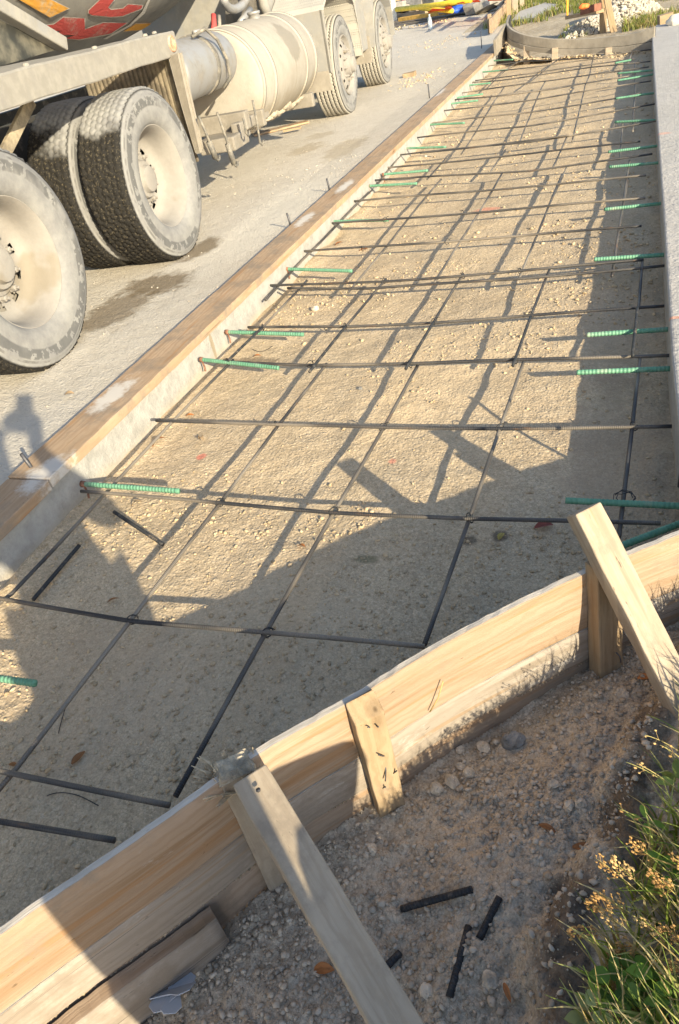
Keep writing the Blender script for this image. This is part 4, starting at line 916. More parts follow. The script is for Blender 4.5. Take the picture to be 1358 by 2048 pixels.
# fender rail over the tandem, with sloping sheet top, cut square with a round marker lamp
bm = bmesh.new(); sec = [(-.02, 1.035), (.0, 1.030), (.004, 1.036), (.004, 1.158), (-.004, 1.168), (-.30, 1.190), (-.33, 1.19), (-.33, 1.184), (-.30, 1.182), (-.012, 1.158), (-.012, 1.04)]
prev = None
for i in range(41):
    u = -1.3 + (2.52+1.3)*i/40; dz = .0012*math.sin(i*1.7)+.002*math.sin(i*.6); tp = min(1, max(.06, (2.55-u)/1.75))
    ring = [bm.verts.new((x*(tp if x < -.1 else 1), u, z+dz if x > -.1 else 1.165+(z-1.165)*tp+dz)) for x, z in sec]
    if prev:
        for k in range(len(sec)): bm.faces.new((prev[k], prev[(k+1) % len(sec)], ring[(k+1) % len(sec)], ring[k]))
    else: bm.faces.new(ring)
    prev = ring
bm.faces.new(prev[::-1]); bmesh.ops.recalc_face_normals(bm, faces=bm.faces); rail = obj_bm('fender', bm, M['beam'], truck)
tbox('end_plate', (-.10, 2.505, 1.03), (.003, 2.523, 1.16), M['beam'], .003, rail)
bm = bmesh.new(); add_lathe(bm, [(.004, .046), (.014, .046), (.016, .038), (.012, .034), (.012, 0)], 28, centre=(0, 2.44, 1.10)); obj_bm('marker_lamp', bm, dusty('dusty_amber_lens', (.50, .24, .13), (.6, .5, .4), .55, 20), rail, True)
for u, w in ((.9, -.02), (1.6, -.05), (2.2, -.04), (2.45, -.1)):
    bm = bmesh.new(); add_lathe(bm, [(0, .018), (.012, .014), (.014, 0)], 10, 'Z', (w, u, 1.17)); obj_bm('bolt_head', bm, M['beam'], rail)
# support strut behind the rear tyre, chute with its tube
ttube('fender_strut', [tuple(TI @ at(66, 200, .155+1.04).lerp(at(66, 200, .155+1.04), 1)), ], .02, M['rod']) if False else None
def on_w(px, py, w):
    c = TI @ CAM; d = TI.to_3x3() @ ray(px, py); return c + d*((w - c.x)/d.x)
fs0, fs1 = on_w(62, 200, -.22), on_w(-10, 345, -.22); bm = bmesh.new(); box(bm, (0, -.03, -.012), ((fs1-fs0).length, .03, .012), .003); fo = obj_bm('fender_strut', bm, M['flap'], truck); m_ = rotframe(fs1-fs0, Vector((1, 0, 0))).to_4x4(); m_.translation = fs0; fo.matrix_basis = m_
p0, p1 = on_w(-60, -20, -.33), on_w(126, 90, -.33)
bm = bmesh.new(); box(bm, (0, -.035, -.035), ((p1-p0).length, .035, .035), .008); ct = obj_bm('chute_edge', bm, M['greypaint'], truck); m_ = rotframe(p1-p0).to_4x4(); m_.translation = p0; ct.matrix_basis = m_
ch_pts = [on_w(-60, 10, -.36), on_w(118, 98, -.36), on_w(70, 112, -.36), on_w(-60, 150, -.36)]
bm = bmesh.new(); A_ = [bm.verts.new(p) for p in ch_pts]; B_ = [bm.verts.new(p + Vector((-.03, 0, .0))) for p in ch_pts]; bm.faces.new(A_); bm.faces.new(B_[::-1])
for k in range(4): bm.faces.new((A_[k], A_[(k+1) % 4], B_[(k+1) % 4], B_[k]))
bmesh.ops.recalc_face_normals(bm, faces=bm.faces); t = NT('worn_dark_chute', .35, .5); n_ = t.noise(6, 5, t.O); t.color(t.mix(t.ramp(n_, .45, .7), (.035, .036, .034), (.16, .15, .12))); obj_bm('chute', bm, t.m, truck)
# ribbed flap at the front of the tandem
bm = bmesh.new(); n = 60; prev = None
for i in range(n+1):
    x = -.72 + .69*i/n; yy = 2.45 + (.006 if i % 3 == 0 else -.004)
    ring = [bm.verts.new((x, yy, .40)), bm.verts.new((x, yy+.02*0, 1.05))]
    if prev: bm.faces.new((prev[0], ring[0], ring[1], prev[1]))
    prev = ring
r_ = bmesh.ops.solidify(bm, geom=bm.faces[:], thickness=.012); obj_bm('inner_flap', bm, M['flap'], truck)
bm = bmesh.new(); prev = None; n = 16
M['flap_pale'] = dusty('dusty_ribbed_flap', (.24, .215, .18), (.33, .30, .255), .7, 6)
n = 27
for i in range(n+1):
    f_ = i/n; yy = 2.405 + (.006 if i % 3 == 0 else -.002); zb = .462 + .03*(abs(f_-.5)*2)**6
    ring = [bm.verts.new((.0 + .042*f_, yy, zb)), bm.verts.new((-.016 + .068*f_, yy, .76)), bm.verts.new((-.020 + .085*f_, yy, 1.045))]
    if prev:
        for k in range(2): bm.faces.new((prev[k], ring[k], ring[k+1], prev[k+1]))
    prev = ring
bmesh.ops.recalc_face_normals(bm, faces=bm.faces); bmesh.ops.solidify(bm, geom=bm.faces[:], thickness=.012); obj_bm('mud_flap', bm, M['flap_pale'], truck)
# drum: body of revolution about an axis that rises to the rear
DW, DZ, DR = -1.30, 2.165, 1.075
dp = [(-3.5, .75), (-2.4, .95), (-1.2, 1.05), (.4, 1.075), (2.2, 1.078), (3.1, 1.072), (3.9, 1.03), (4.7, .92), (5.4, .76), (5.9, .66), (5.95, .3), (5.95, 0)]
def drum_r(u):
    us = [p[0] for p in dp[:10]]; return float(np.interp(u, us, [p[1] for p in dp[:10]]))
fine = []
for i in range(len(dp)-1):
    for k in range(6):
        tt = k/6; fine.append((dp[i][0]+(dp[i+1][0]-dp[i][0])*tt, dp[i][1]+(dp[i+1][1]-dp[i][1])*tt))
fr = np.array([f[1] for f in fine]); 
for _ in range(3): fr[1:-12] = .25*fr[:-13]+.5*fr[1:-12]+.25*fr[2:-11]
bm = bmesh.new(); add_lathe(bm, [(f[0], r) for f, r in zip(fine, fr)], 96, 'Y', (DW, 0, DZ)); bmesh.ops.recalc_face_normals(bm, faces=bm.faces); drum = obj_bm('drum', bm, M['drum'], truck, True)
fu = np.array([f[0] for f in fine])
def drum_rad(u): return float(np.interp(u, fu, fr))
def on_drum(px, py, off):
    c = TI @ CAM; d = (TI.to_3x3() @ ray(px, py)).normalized(); t = .5
    while t < 16:
        p = c + d*t; r = math.hypot(p.x-DW, p.z-DZ)
        if -3 < p.y < 5.8 and r < drum_rad(p.y) + off: break
        t += .004
    else: return None
    return p
def decal(name, poly, mat, off, label=None):
    bm = bmesh.new(); vs = [bm.verts.new((x, y, 0)) for x, y in poly]; f = bm.faces.new(vs); bmesh.ops.triangulate(bm, faces=[f])
    for _ in range(3): bmesh.ops.subdivide_edges(bm, edges=[e for e in bm.edges if e.calc_length() > 5], cuts=1, use_grid_fill=True); bmesh.ops.triangulate(bm, faces=bm.faces)
    bad = []
    for v in bm.verts:
        p = on_drum(v.co.x, v.co.y, off)
        if p is None: bad.append(v)
        else: v.co = p
    bmesh.ops.delete(bm, geom=bad, context='VERTS'); bmesh.ops.recalc_face_normals(bm, faces=bm.faces); o = obj_bm(name, bm, mat, drum); 
    if label: o['label'] = label
    return o
def grow(poly, g):
    cx = sum(p[0] for p in poly)/len(poly); cy = sum(p[1] for p in poly)/len(poly); n = len(poly); out = []; ar = sum(poly[i][0]*poly[(i+1) % n][1]-poly[(i+1) % n][0]*poly[i][1] for i in range(n)); s = 1 if ar > 0 else -1
    for i in range(n):
        a, b, c = Vector(poly[i-1]), Vector(poly[i]), Vector(poly[(i+1) % n]); d1 = (b-a).normalized(); d2 = (c-b).normalized(); nn = Vector((d1.y+d2.y, -d1.x-d2.x))*s
        nn = nn.normalized() if nn.length > .3 else Vector((d1.y, -d1.x))*s; out.append((b.x+nn.x*g, b.y+nn.y*g))
    return out
C_ = [(202, -14), (200, 0), (178, 21), (177, 26), (183, 30), (222, 34), (245, 32), (283, 17), (285, 11), (256, 9), (247, 17), (222, 20), (216, 15), (228, 0), (232, -14)]
M1 = [(79, 52), (108, 49), (127, 35), (169, 37), (148, 54), (121, 60), (145, 61), (170, 59), (206, 46), (254, 46), (222, 67), (158, 79), (131, 77), (150, 70), (105, 70), (122, 63), (95, 60)]
O1 = [(29, -6), (90, -6), (138, 17), (100, 35)]; O2 = [(272, 48), (353, 45), (342, 55), (247, 63)]
for nm, pl_, m_, lb in (('drum_letter', C_, M['red'], 'red C shaped letter'), ('drum_letter', M1, M['red'], 'red M shaped letter'), ('drum_stripe', O1, M['orange'], 'upper orange stripe'), ('drum_stripe', O2, M['orange'], 'lower orange stripe')):
    decal('outline', grow(pl_, 2.0), M['pale'], .006); decal(nm, pl_, m_, .012, lb)
decal('outline', [(300, -8), (304, -8), (290, 26), (262, 52), (214, 78), (206, 78), (258, 50), (284, 24)], M['pale'], .008)
# fuel tank
def cyl_u(name, w, z, R, u0, u1, mat, dome=.03, seg=64, parent=None):
    bm = bmesh.new(); add_lathe(bm, [(u0-dome, 0), (u0-dome, R*.4), (u0-dome*.8, R*.72), (u0-dome*.35, R*.93), (u0, R*.985), (u0+.02, R), (u1-.02, R), (u1, R*.985), (u1+dome, 0)], seg, 'Y', (w, 0, z)); bmesh.ops.recalc_face_normals(bm, faces=bm.faces)
    return obj_bm(name, bm, mat, parent or truck, True)
def m_tank():
    t = NT('cement_dusted_tank', .75, .3); n = t.noise(6, 6, t.O, .7); st = t.noise(1, 5, t.map(t.O, (3, 9, 1.2)), .7); dr = t.noise(3, 4, t.O)
    c = t.mix(t.ramp(n, .3, .7), (0.328, 0.304, 0.268), (0.384, 0.36, 0.32)); c = t.mix(t.ramp(st, .6, .68, 0, .6), c, (0.264, 0.24, 0.2))
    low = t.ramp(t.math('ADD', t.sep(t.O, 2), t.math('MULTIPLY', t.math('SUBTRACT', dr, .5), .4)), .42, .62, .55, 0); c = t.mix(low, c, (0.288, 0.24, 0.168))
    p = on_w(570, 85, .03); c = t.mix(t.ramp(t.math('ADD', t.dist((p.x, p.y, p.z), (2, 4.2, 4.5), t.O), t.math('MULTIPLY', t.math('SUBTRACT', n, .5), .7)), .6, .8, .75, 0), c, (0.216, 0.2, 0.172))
    t.color(c); t.bump(t.noise(40, 5, t.O, .7), .005, .6); return t.m
M['tank'] = m_tank()
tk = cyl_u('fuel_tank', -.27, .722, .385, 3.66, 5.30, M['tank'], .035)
for u in (3.68, 3.98, 4.92, 5.22):
    bm = bmesh.new(); add_lathe(bm, [(u-.022, .384), (u-.02, .392), (u+.02, .392), (u+.022, .384)], 64, 'Y', (-.27, 0, .722)); obj_bm('tank_strap', bm, M['tank'], tk, True)
bm = bmesh.new(); p = on_w(534, 44, -.2); add_lathe(bm, [(0, .05), (.035, .05), (.037, .058), (.055, .058), (.058, .05), (.058, 0)], 28, 'Z', (-.22, p.y-.25, 1.095)); obj_bm('filler_cap', bm, M['alu'], tk, True)
cyl_u('air_tank', -.20, .915, .19, 2.62, 3.52, M['alu'], .05, 48)
bm = bmesh.new(); add_lathe(bm, [(3.12, .191), (3.125, .199), (3.17, .199), (3.175, .191)], 48, 'Y', (-.20, 0, .915)); obj_bm('band_clamp', bm, M['rod'], truck, True)
ttube('hose', [(-.1, 3.0, 1.10), (-.03, 3.1, 1.13), (.0, 3.2, 1.05), (.02, 3.25, .92), (-.0, 3.28, .80), (-.06, 3.25, .74)], .012, M['rod'])
# cement crusted bracket and caked drips below the tank
bm = bmesh.new()
def lump(bm, c, r, seed):
    g = random.Random(seed); n0 = len(bm.verts); rr = bmesh.ops.create_icosphere(bm, subdivisions=2, radius=1)
    for v in rr['verts']: v.co = Vector((c[0]+v.co.x*r[0]*g.uniform(.7, 1.2), c[1]+v.co.y*r[1]*g.uniform(.8, 1.1), c[2]+v.co.z*r[2]*g.uniform(.6, 1.3)))
g = random.Random(5)
for k in range(80):
    u = 3.7 + 1.6*k/80; a = .45 + .10*math.sin(k*.31) + g.uniform(-.06, .06); lump(bm, (-.27+.385*math.sin(a), u, .722-.385*math.cos(a)), (.045, g.uniform(.03, .06), g.uniform(.015, .035)), k)
obj_bm('caked_cement', bm, plain('hardened_cement_crust', (.42, .37, .30), .95, .25, 30, bump=.008), tk, True)
tbox('tank_bracket', (-.45, 3.30, .43), (.04, 3.40, .56), M['cream'], .01); tbox('tank_bracket', (-.45, 3.58, .40), (.08, 3.64, .52), M['cream'], .01); tbox('tank_bracket', (-.42, 5.05, .30), (.06, 5.12, .42), M['cream'], .01)
tbox('step_plate', (-.28, 3.02, .34), (.02, 3.34, .44), M['cream'], .012); tbox('bracket_arm', (-.06, 3.2, .42), (.02, 3.9, .50), M['cream'], .012)
# hanging hooks and drain rods
def hang(top, bot, sleeve, hook=.05):
    a = on_w(top[0], top[1], .10); b = on_w(bot[0], bot[1], .10)
    o = ttube('hanging_rod', [a, a.lerp(b, .5)+Vector((.004, .0, 0)), b, b + Vector((.006, .02, -.022)), b + Vector((.008, .045, -.016)), b + Vector((.008, .055, .005))] if hook else [a, b], .0090, M['rod'], 8)
    if sleeve: ttube('grip', [a.lerp(b, .60), b], .021, M['rod'], 8, o)
hang((397, 232), (431, 316), True); hang((434, 225), (468, 328), True); hang((486, 236), (492, 266), False); hang((505, 200), (520, 285), False)
# rear plate and sheet of the front fenders
bm = bmesh.new(); box(bm, (-.56, 6.0, .47), (.02, 6.02, 1.03), .004); rp = obj_bm('fender_back', bm, M['fendmat'], truck)
tbox('splash_guard', (-.54, 5.97, .315), (.0, 5.99, .50), M['flap_pale'], .003)
bm = bmesh.new(); pr_ = [(6.01, 1.03), (6.06, 1.07), (6.35, 1.20), (6.6, 1.26), (6.75, 1.275), (6.95, 1.26), (7.2, 1.17), (7.38, 1.02), (7.46, .82), (7.50, .60), (7.52, .47)]; prev = None
for (u, z) in pr_:
    ring = [bm.verts.new((-.56, u, z)), bm.verts.new((.025, u, z)), bm.verts.new((.03, u, z-.03)), bm.verts.new((.022, u, z-.03)), bm.verts.new((.015, u, z-.008)), bm.verts.new((-.56, u, z-.008))]
    if prev:
        for k in range(6): bm.faces.new((prev[k], prev[(k+1) % 6], ring[(k+1) % 6], ring[k]))
    prev = ring
bmesh.ops.recalc_face_normals(bm, faces=bm.faces)
t = NT('dusty_tread_plate', .65, .35); ck = t.vor(42, t.O, rnd=.15); n_ = t.noise(5, 5, t.O); t.color(t.mix(t.ramp(n_, .35, .65), (.38, .37, .345), (.46, .44, .395))); t.bump(t.ramp(ck, .15, .4, 1, 0), .006, .8)
obj_bm('front_fender', bm, t.m, truck); tbox('fender_edge', (-.01, 6.0, .47), (.028, 6.035, 1.03), M['fendmat'], .004)
for x in (-.30, -.12):
    bm = bmesh.new(); add_lathe(bm, [(0, .016), (-.012, .014), (-.014, 0)], 10, 'Y', (x, 6.0, .56)); obj_bm('bolt_head', bm, M['fendmat'], truck)
bm = bmesh.new(); prev = None
for k in range(13):
    a = PI*(1.02-k/12*1.04); u = 8.93+.66*math.cos(a); z = .52+.66*math.sin(a)
    ring = [bm.verts.new((-.5, u, z)), bm.verts.new((.03, u, z)), bm.verts.new((.03, u+.05*math.cos(a), z+.05*math.sin(a))), bm.verts.new((-.5, u+.05*math.cos(a), z+.05*math.sin(a)))]
    if prev:
        for j in range(4): bm.faces.new((prev[j], prev[(j+1) % 4], ring[(j+1) % 4], ring[j]))
    prev = ring
bmesh.ops.recalc_face_normals(bm, faces=bm.faces); obj_bm('front_fender', bm, M['greypaint'], truck)
tbox('mud_flap', (-.42, 7.98, .33), (.02, 8.0, .62), M['flap_pale'], .004); tbox('cab_step', (-.50, 7.56, .48), (.0, 7.96, 1.05), M['greypaint'], .02); tbox('bumper', (-2.3, 9.7, .40), (-.05, 9.85, .70), M['greypaint'], .02)
tbox('cab_body', (-2.4, 7.3, 1.15), (-.12, 9.6, 2.7), M['greypaint'], .06); tbox('bonnet', (-2.0, 5.9, .95), (-.58, 7.4, 1.45), M['greypaint'], .05)
# pedestal, hose coil and small fittings in front of the drum
tbox('drum_pedestal', (-2.0, 5.95, .85), (-.62, 6.25, 2.2), M['darksteel'], .03)
bm = bmesh.new(); A_ = [bm.verts.new(p) for p in ((-.5, 4.6, 1.02), (-.5, 5.9, 1.02), (-.5, 5.9, 1.60), (-.5, 5.45, 1.60), (-.5, 4.75, 1.25))]; f = bm.faces.new(A_); bmesh.ops.solidify(bm, geom=[f], thickness=.05); bmesh.ops.recalc_face_normals(bm, faces=bm.faces); obj_bm('pedestal_gusset', bm, M['cream'], truck)
p = on_w(472, -2, -.35)
ttube('hose_coil', [p + Vector((-.03*math.sin(k*.5), .30*math.cos(k*.30-2.8), .16*math.sin(k*.30-2.8)+.09)) for k in range(22)], .035, M['alu'])
ttube('air_pipe', [on_w(540, 40, -.42), on_w(528, 10, -.42), on_w(520, -40, -.42)], .05, M['greypaint'], 14)
for (a, b, r, m_) in (((425, 75), (427, 30), .022, 'red'), ((436, 72), (438, 32), .016, 'cream'), ((405, 80), (470, 62), .018, 'rod'), ((388, 66), (420, 62), .02, 'alu'), ((455, 56), (520, 40), .02, 'alu'), ((480, 46), (500, 20), .03, 'alu')):
    ttube('pipe_fitting', [on_w(*a, -.38), on_w((a[0]+b[0])/2+2, (a[1]+b[1])/2-2, -.37), on_w(*b, -.38)], r, M[m_], 10)
# board on the road under the tank and small wood pieces
a, b = at(506, 270, .142), at(615, 243, .142); pb = beam('scrap_board', a, b, .16, .02, M['board'], None, bev=.002); tag(pb, 'dusty flat board lying on the road under the fuel tank', 'board')
a, b = at(566, 262, .163), at(602, 255, .163); pb = beam('scrap_wood', a, b, .05, .018, M['stake'], None, bev=.002); tag(pb, 'small orange piece of wood on top of the flat board under the tank', 'wood scrap')
a, b = at(807, 151, .152), at(831, 147, .152); pb = beam('scrap_wood', a, b, .12, .06, M['stake'], None, bev=.006, warp=.012); tag(pb, 'reddish wood chunk in the gravel spill on the open road', 'wood scrap')

# ------------------------------------------------------------------ far end of the trench
def path_wall(name, path, z0, z1, thick, mat, parent=None, dz=None):
    P = dense(path, .06); bm = bmesh.new(); prev = None
    for i, p in enumerate(P):
        t_ = (P[min(i+1, len(P)-1)]-P[max(i-1, 0)]).normalized(); n = Vector((t_.y, -t_.x)); q = p - n*thick; e = .004
        top = z1 + (dz(i/len(P)) if dz else 0)
        ring = [bm.verts.new(v) for v in ((p.x, p.y, z0), (p.x, p.y, top-e), (p.x-n.x*e, p.y-n.y*e, top), (q.x, q.y, top), (q.x, q.y, z0))]
        if prev:
            for k in range(5): bm.faces.new((prev[k], prev[(k+1) % 5], ring[(k+1) % 5], ring[k]))
        else: bm.faces.new(ring)
        prev = ring
    bm.faces.new(prev[::-1]); bmesh.ops.recalc_face_normals(bm, faces=bm.faces); return obj_bm(name, bm, mat, parent)
def m_gform():
    t = NT('concrete_coated_form', .85, .2); n = t.noise(4, 6, None, .7); s = t.noise(1, 4, t.map(t.P, (9, 9, 2)), .7); f = t.noise(40, 4)
    c = t.mix(t.ramp(n, .3, .7), (.25, .225, .19), (.36, .33, .285)); c = t.mix(t.ramp(s, .6, .75, 0, .5), c, (.19, .165, .135)); c = t.mix(t.ramp(f, .65, .8, 0, .4), c, (.15, .13, .11)); t.color(c); t.bump(f, .006, .6); return t.m
M['gform'] = m_gform()
def on_y(px, py, y):
    d = ray(px, py); return CAM + d*((y - CAM.y)/d.y)
GT = [((1016, 30), 13.6), ((1012, 44), 12.75), ((1017, 55), 12.35), ((1034, 65), 12.1), ((1062, 73), 11.95), ((1105, 78), 11.8), ((1150, 78.5), 11.7), ((1200, 75.5), 11.55), ((1250, 70), 11.4), ((1285, 62), 11.3), ((1309, 53), 11.25)]
GB = [(1020, 62), (1015, 77), (1021, 87), (1037, 95), (1064, 102.5), (1106, 107.5), (1151, 108), (1201, 106.5), (1251, 103.5), (1284, 100), (1307, 97)]
GTop = [on_y(*p, y) for p, y in GT]; GBot = [on_y(*p, y) for p, (_, y) in zip(GB, GT)]
G = [(a.x, a.y) for a in GTop]; gf = empty('curved_form', (-1, 12.4, .03)); tag(gf, 'grey concrete coated curved form closing the far end of the trench', 'formwork')
Gi = Matrix.Translation((1, -12.4, -.03))
def gstrip(name, f0, f1, th, off, mat):
    P = dense(G, .06); xs_ = np.array([p[0] for p in G]); k_ = np.linspace(0, 1, len(G)); bm = bmesh.new(); prev = None; seg = [0]
    for a, b in zip(P, P[1:]): seg.append(seg[-1] + (b-a).length)
    L0 = [0]
    for a, b in zip(G, G[1:]): L0.append(L0[-1] + (Vector(b)-Vector(a)).length)
    tz = [q.z for q in GTop]; bz_ = [q.z for q in GBot]; sc_ = L0[-1]/seg[-1]
    for i, p in enumerate(P):
        t_ = (P[min(i+1, len(P)-1)]-P[max(i-1, 0)]).normalized(); n = Vector((t_.y, -t_.x)); zt = float(np.interp(seg[i]*sc_, L0, tz)); zb = float(np.interp(seg[i]*sc_, L0, bz_))
        o_ = p + n*off; q = o_ - n*th; z0, z1 = zb+(zt-zb)*f0, zb+(zt-zb)*f1
        ring = [bm.verts.new(v) for v in ((o_.x, o_.y, z0), (o_.x, o_.y, z1-.004), (o_.x-n.x*.004, o_.y-n.y*.004, z1), (q.x, q.y, z1), (q.x, q.y, z0))]
        if prev:
            for k in range(5): bm.faces.new((prev[k], prev[(k+1) % 5], ring[(k+1) % 5], ring[k]))
        else: bm.faces.new(ring)
        prev = ring
    bm.faces.new(prev[::-1]); bmesh.ops.recalc_face_normals(bm, faces=bm.faces); o = obj_bm(name, bm, mat, gf); o.matrix_basis = Gi; return o
gstrip('upper_board', .365, 1, .035, 0, M['gform']); gstrip('lower_board', 0, .335, .035, .004, M['gform'])
gstrip('backing_strip', .02, .97, .015, -.037, plain('dark_seam', (.05, .045, .04)))
# slope of loose soil rising under the form
EA = [(985, 112), (1000, 118), (1020, 121), (1050, 122), (1090, 121), (1130, 120), (1180, 118), (1230, 116), (1270, 114), (1310, 112), (1330, 111)]
EAp = dense([tuple(at(*p, -.01)[:2]) for p in EA], .04); EB = dense([(q.x, q.y) for q in GBot], .04); nn = 160; rows = 26; V_ = np.zeros((rows, nn, 3)); gr_ = np.random.default_rng(77)
for k in range(nn):
    f_ = k/(nn-1); a = EAp[int(f_*(len(EAp)-1))]; b = EB[int(f_*(len(EB)-1))]; zb = float(np.interp(f_, np.linspace(0, 1, len(GBot)), [q.z for q in GBot]))
    for j in range(rows):
        t_ = j/(rows-1)*1.25; V_[j, k] = (a.x+(b.x-a.x)*t_, a.y+(b.y-a.y)*t_, -.02 + (zb+.015)*min(1.0, t_)**.8*.92)
V_[..., 2] += .03*fbm(V_[..., 0], V_[..., 1], 5, 210)*np.linspace(0, 1, rows)[:, None] + .010*fbm(V_[..., 0], V_[..., 1], 22, 212)
i_ = (np.arange(rows-1)[:, None]*nn + np.arange(nn-1)[None]).ravel(); em = mesh_np('embankment', V_.reshape(-1, 3), np.stack([i_, i_+1, i_+1+nn, i_+nn], 1), M['bed'], smooth=True); tag(em, kind='structure')
px = gr_.integers(0, nn, 700); py_ = gr_.integers(2, rows-2, 700); vv = V_[py_, px]; scatter('gravel', vv[:, 0]+gr_.normal(0, .03, 700), vv[:, 1]+gr_.normal(0, .02, 700), vv[:, 2], .006+.026*gr_.random(700)**3, M['stone_pale'], 'pale stones on the loose slope under the grey curved form', 305, (.65, 1.15), .3)
for (x, y) in ((1053, 108), (1110, 112), (1217, 112)):
    c = on_y(x, y-3, 12.02 if x < 1100 else 11.78 if x < 1200 else 11.48); bm = bmesh.new(); box(bm, (c.x-.04+1, c.y-.02-12.4, -.25), (c.x+.04+1, c.y+.02-12.4, c.z+.05), .004); obj_bm('leg', bm, M['brace'] if y < 112.5 else M['gform'], gf)
# dirt beyond the curved form
xs2 = np.arange(-3.3, 5, .06); ys2 = np.arange(11.45, 40, .09); X2, Y2 = np.meshgrid(xs2, ys2)
gx = np.array([q.x for q in GTop]); gy = np.array([q.y for q in GTop]); gx[0] = gx[1]-.3; gx = np.sort(gx)
Z2 = -.01 + .07*sst(Y2 - np.interp(X2, gx, gy), .2, 1.5) + .09*sst(Y2, 15.5, 18) + .03*fbm(X2, Y2, 1.1, 130) + .015*fbm(X2, Y2, 6, 131)
def keep2(x, y): return (y > np.interp(x, gx, gy) + .03) & ((x < .3) | (y > 12.72)) & ((x < .1) | (y > 12.4))
far = grid_mesh('verge', xs2, ys2, Z2, ground_mat('loose_pale_soil', (.37, .30, .21), (.50, .43, .32), (.60, .54, .43), (.22, .17, .11), .4), keep2); tag(far, 'rough pale soil behind the curved form', kind='structure')
def far_z(x, y): return float(Z2[min(max(np.searchsorted(ys2, y), 0), len(ys2)-1), min(max(np.searchsorted(xs2, x), 0), len(xs2)-1)])
# bed continues under the curved form
bm = bmesh.new(); vs = [bm.verts.new(p) for p in ((-2.4, 12.9, -.03), (.2, 12.9, -.03), (.2, 17, -.03), (-2.4, 17, -.03))]; bm.faces.new(vs); tag(obj_bm('subsoil', bm, M['bed']), kind='structure')
# path slab beyond
P_ = [at(x, y, .17) for x, y in ((1023, 41), (1074, 34), (1117, 8), (1088, 6), (1040, 22))]
sl = slab_block('path', [(p.x, p.y) for p in P_], -.1, .17, [M['slab'], M['face']]); tag(sl, kind='structure')
for k, yy in enumerate((.12, .07)):
    a, b = at(1026, 47+k*6, yy), at(1070, 40+k*6, yy); bar('bar_end', [a, b], .011, M['blackbar'], ['dark bar below the edge of the far path slab, upper one', 'dark bar below the edge of the far path slab, lower one'][k], 'rebar', 'bars under the far path slab', 700+k)
# upright edge boards beyond the road boards
def upright(a, b, h, th, mat, label, z=.17, name='edge_board'):
    A, B = at(*a, z), at(*b, z); d = (B-A); u_ = Vector((0, 0, 1)); o = beam(name, A + u_*h/2, B + u_*h/2, th, h, mat, None, up=u_, bev=.003, warp=.003); return tag(o, label, 'board')
upright((982, 66), (1012, 30), .22, .05, M['board'], 'upright board standing on the road edge beyond the long flat board', .17)
upright((1012, 30), (1036, -4), .26, .05, M['board'], 'farther upright board running to the top of the picture')
fp0, fp1 = at(992, 80, .1), at(1013, 60, .1)
o = beam('end_board', on_y(990, 96, 12.0), on_y(1013, 62, 12.7), .04, .20, M['gform'], None, up=Vector((0, 0, 1)), bev=.003); tag(o, 'dark shaded board linking the flat road board to the grey curved form', 'board')
def post(px, py, h, w, mat, label, z=.16, lean=(0, 0), name='stake'):
    c = at(px, py, z); o = beam(name, c - Vector((0, 0, .2)), c + Vector((lean[0], lean[1], h)), w, w*.6, mat, None, up=Vector((.2, -1, 0)), bev=.004); return tag(o, label, 'stake', 'timber stakes at the far end')
post(980, 63, .27, .07, M['stake'], 'orange brown stake at the head of the upright board on the road edge', .17)
post(1018, 38, .70, .10, M['stake'], 'yellowish post where the curved form meets the edge boards', .17)
post(1030, 28, .8, .12, M['brace'], 'wide grey post behind the yellowish post')
post(1044, 16, .7, .10, M['brace'], 'narrow grey post beside the far path slab')
post(1207, 56, .46, .10, M['stake'], 'upright timber stake of the pair behind the curved form', .12, (-.02, 0))
post(1233, 54, .46, .09, M['stake'], 'leaning timber stake of the pair behind the curved form', .12, (-.17, 0))
post(1135, 15, .45, .035, plain('orange_paint_stake', (.75, .38, .05), .7), 'thin orange marker stake in the grass behind the trench', .25)
a, b = at(1138, 34, .30), at(1201, 22, .36); tag(beam('plank', a, b, .14, .05, M['stake'], None, bev=.004), 'brown plank lying behind the curved form beside the stake pair', 'plank')
a, b = at(1167, 22, .42), at(1196, 14, .46); tag(beam('scrap_wood', a, b, .11, .09, plain('dark_red_timber', (.20, .09, .06), .8, .3, 8), None, bev=.004), 'dark red timber block on the earth behind the plank', 'wood scrap')
def blob(name, px, py, z, s, mat, label, cat, seed, rough=.3, rot=0):
    from mathutils import noise as mn
    c = at(px, py, z); bm = bmesh.new(); bmesh.ops.create_icosphere(bm, subdivisions=3, radius=1); off = Vector((seed*3.1, seed*1.7, 0))
    for v in bm.verts:
        k = 1 + rough*mn.noise(v.co*1.5+off) + rough*.5*mn.noise(v.co*4+off); v.co = Vector((v.co.x*s[0], v.co.y*s[1], v.co.z*s[2]))*k
    o = obj_bm(name, bm, mat, None, True); o.location = c; o.rotation_euler = (0, 0, rot); return tag(o, label, cat)
blob('flagging', 1168, 13, .50, (.07, .05, .035), plain('orange_flagging', (.85, .20, .05), .6), 'crumple of orange flagging beside the dark red timber', 'flagging', 3)
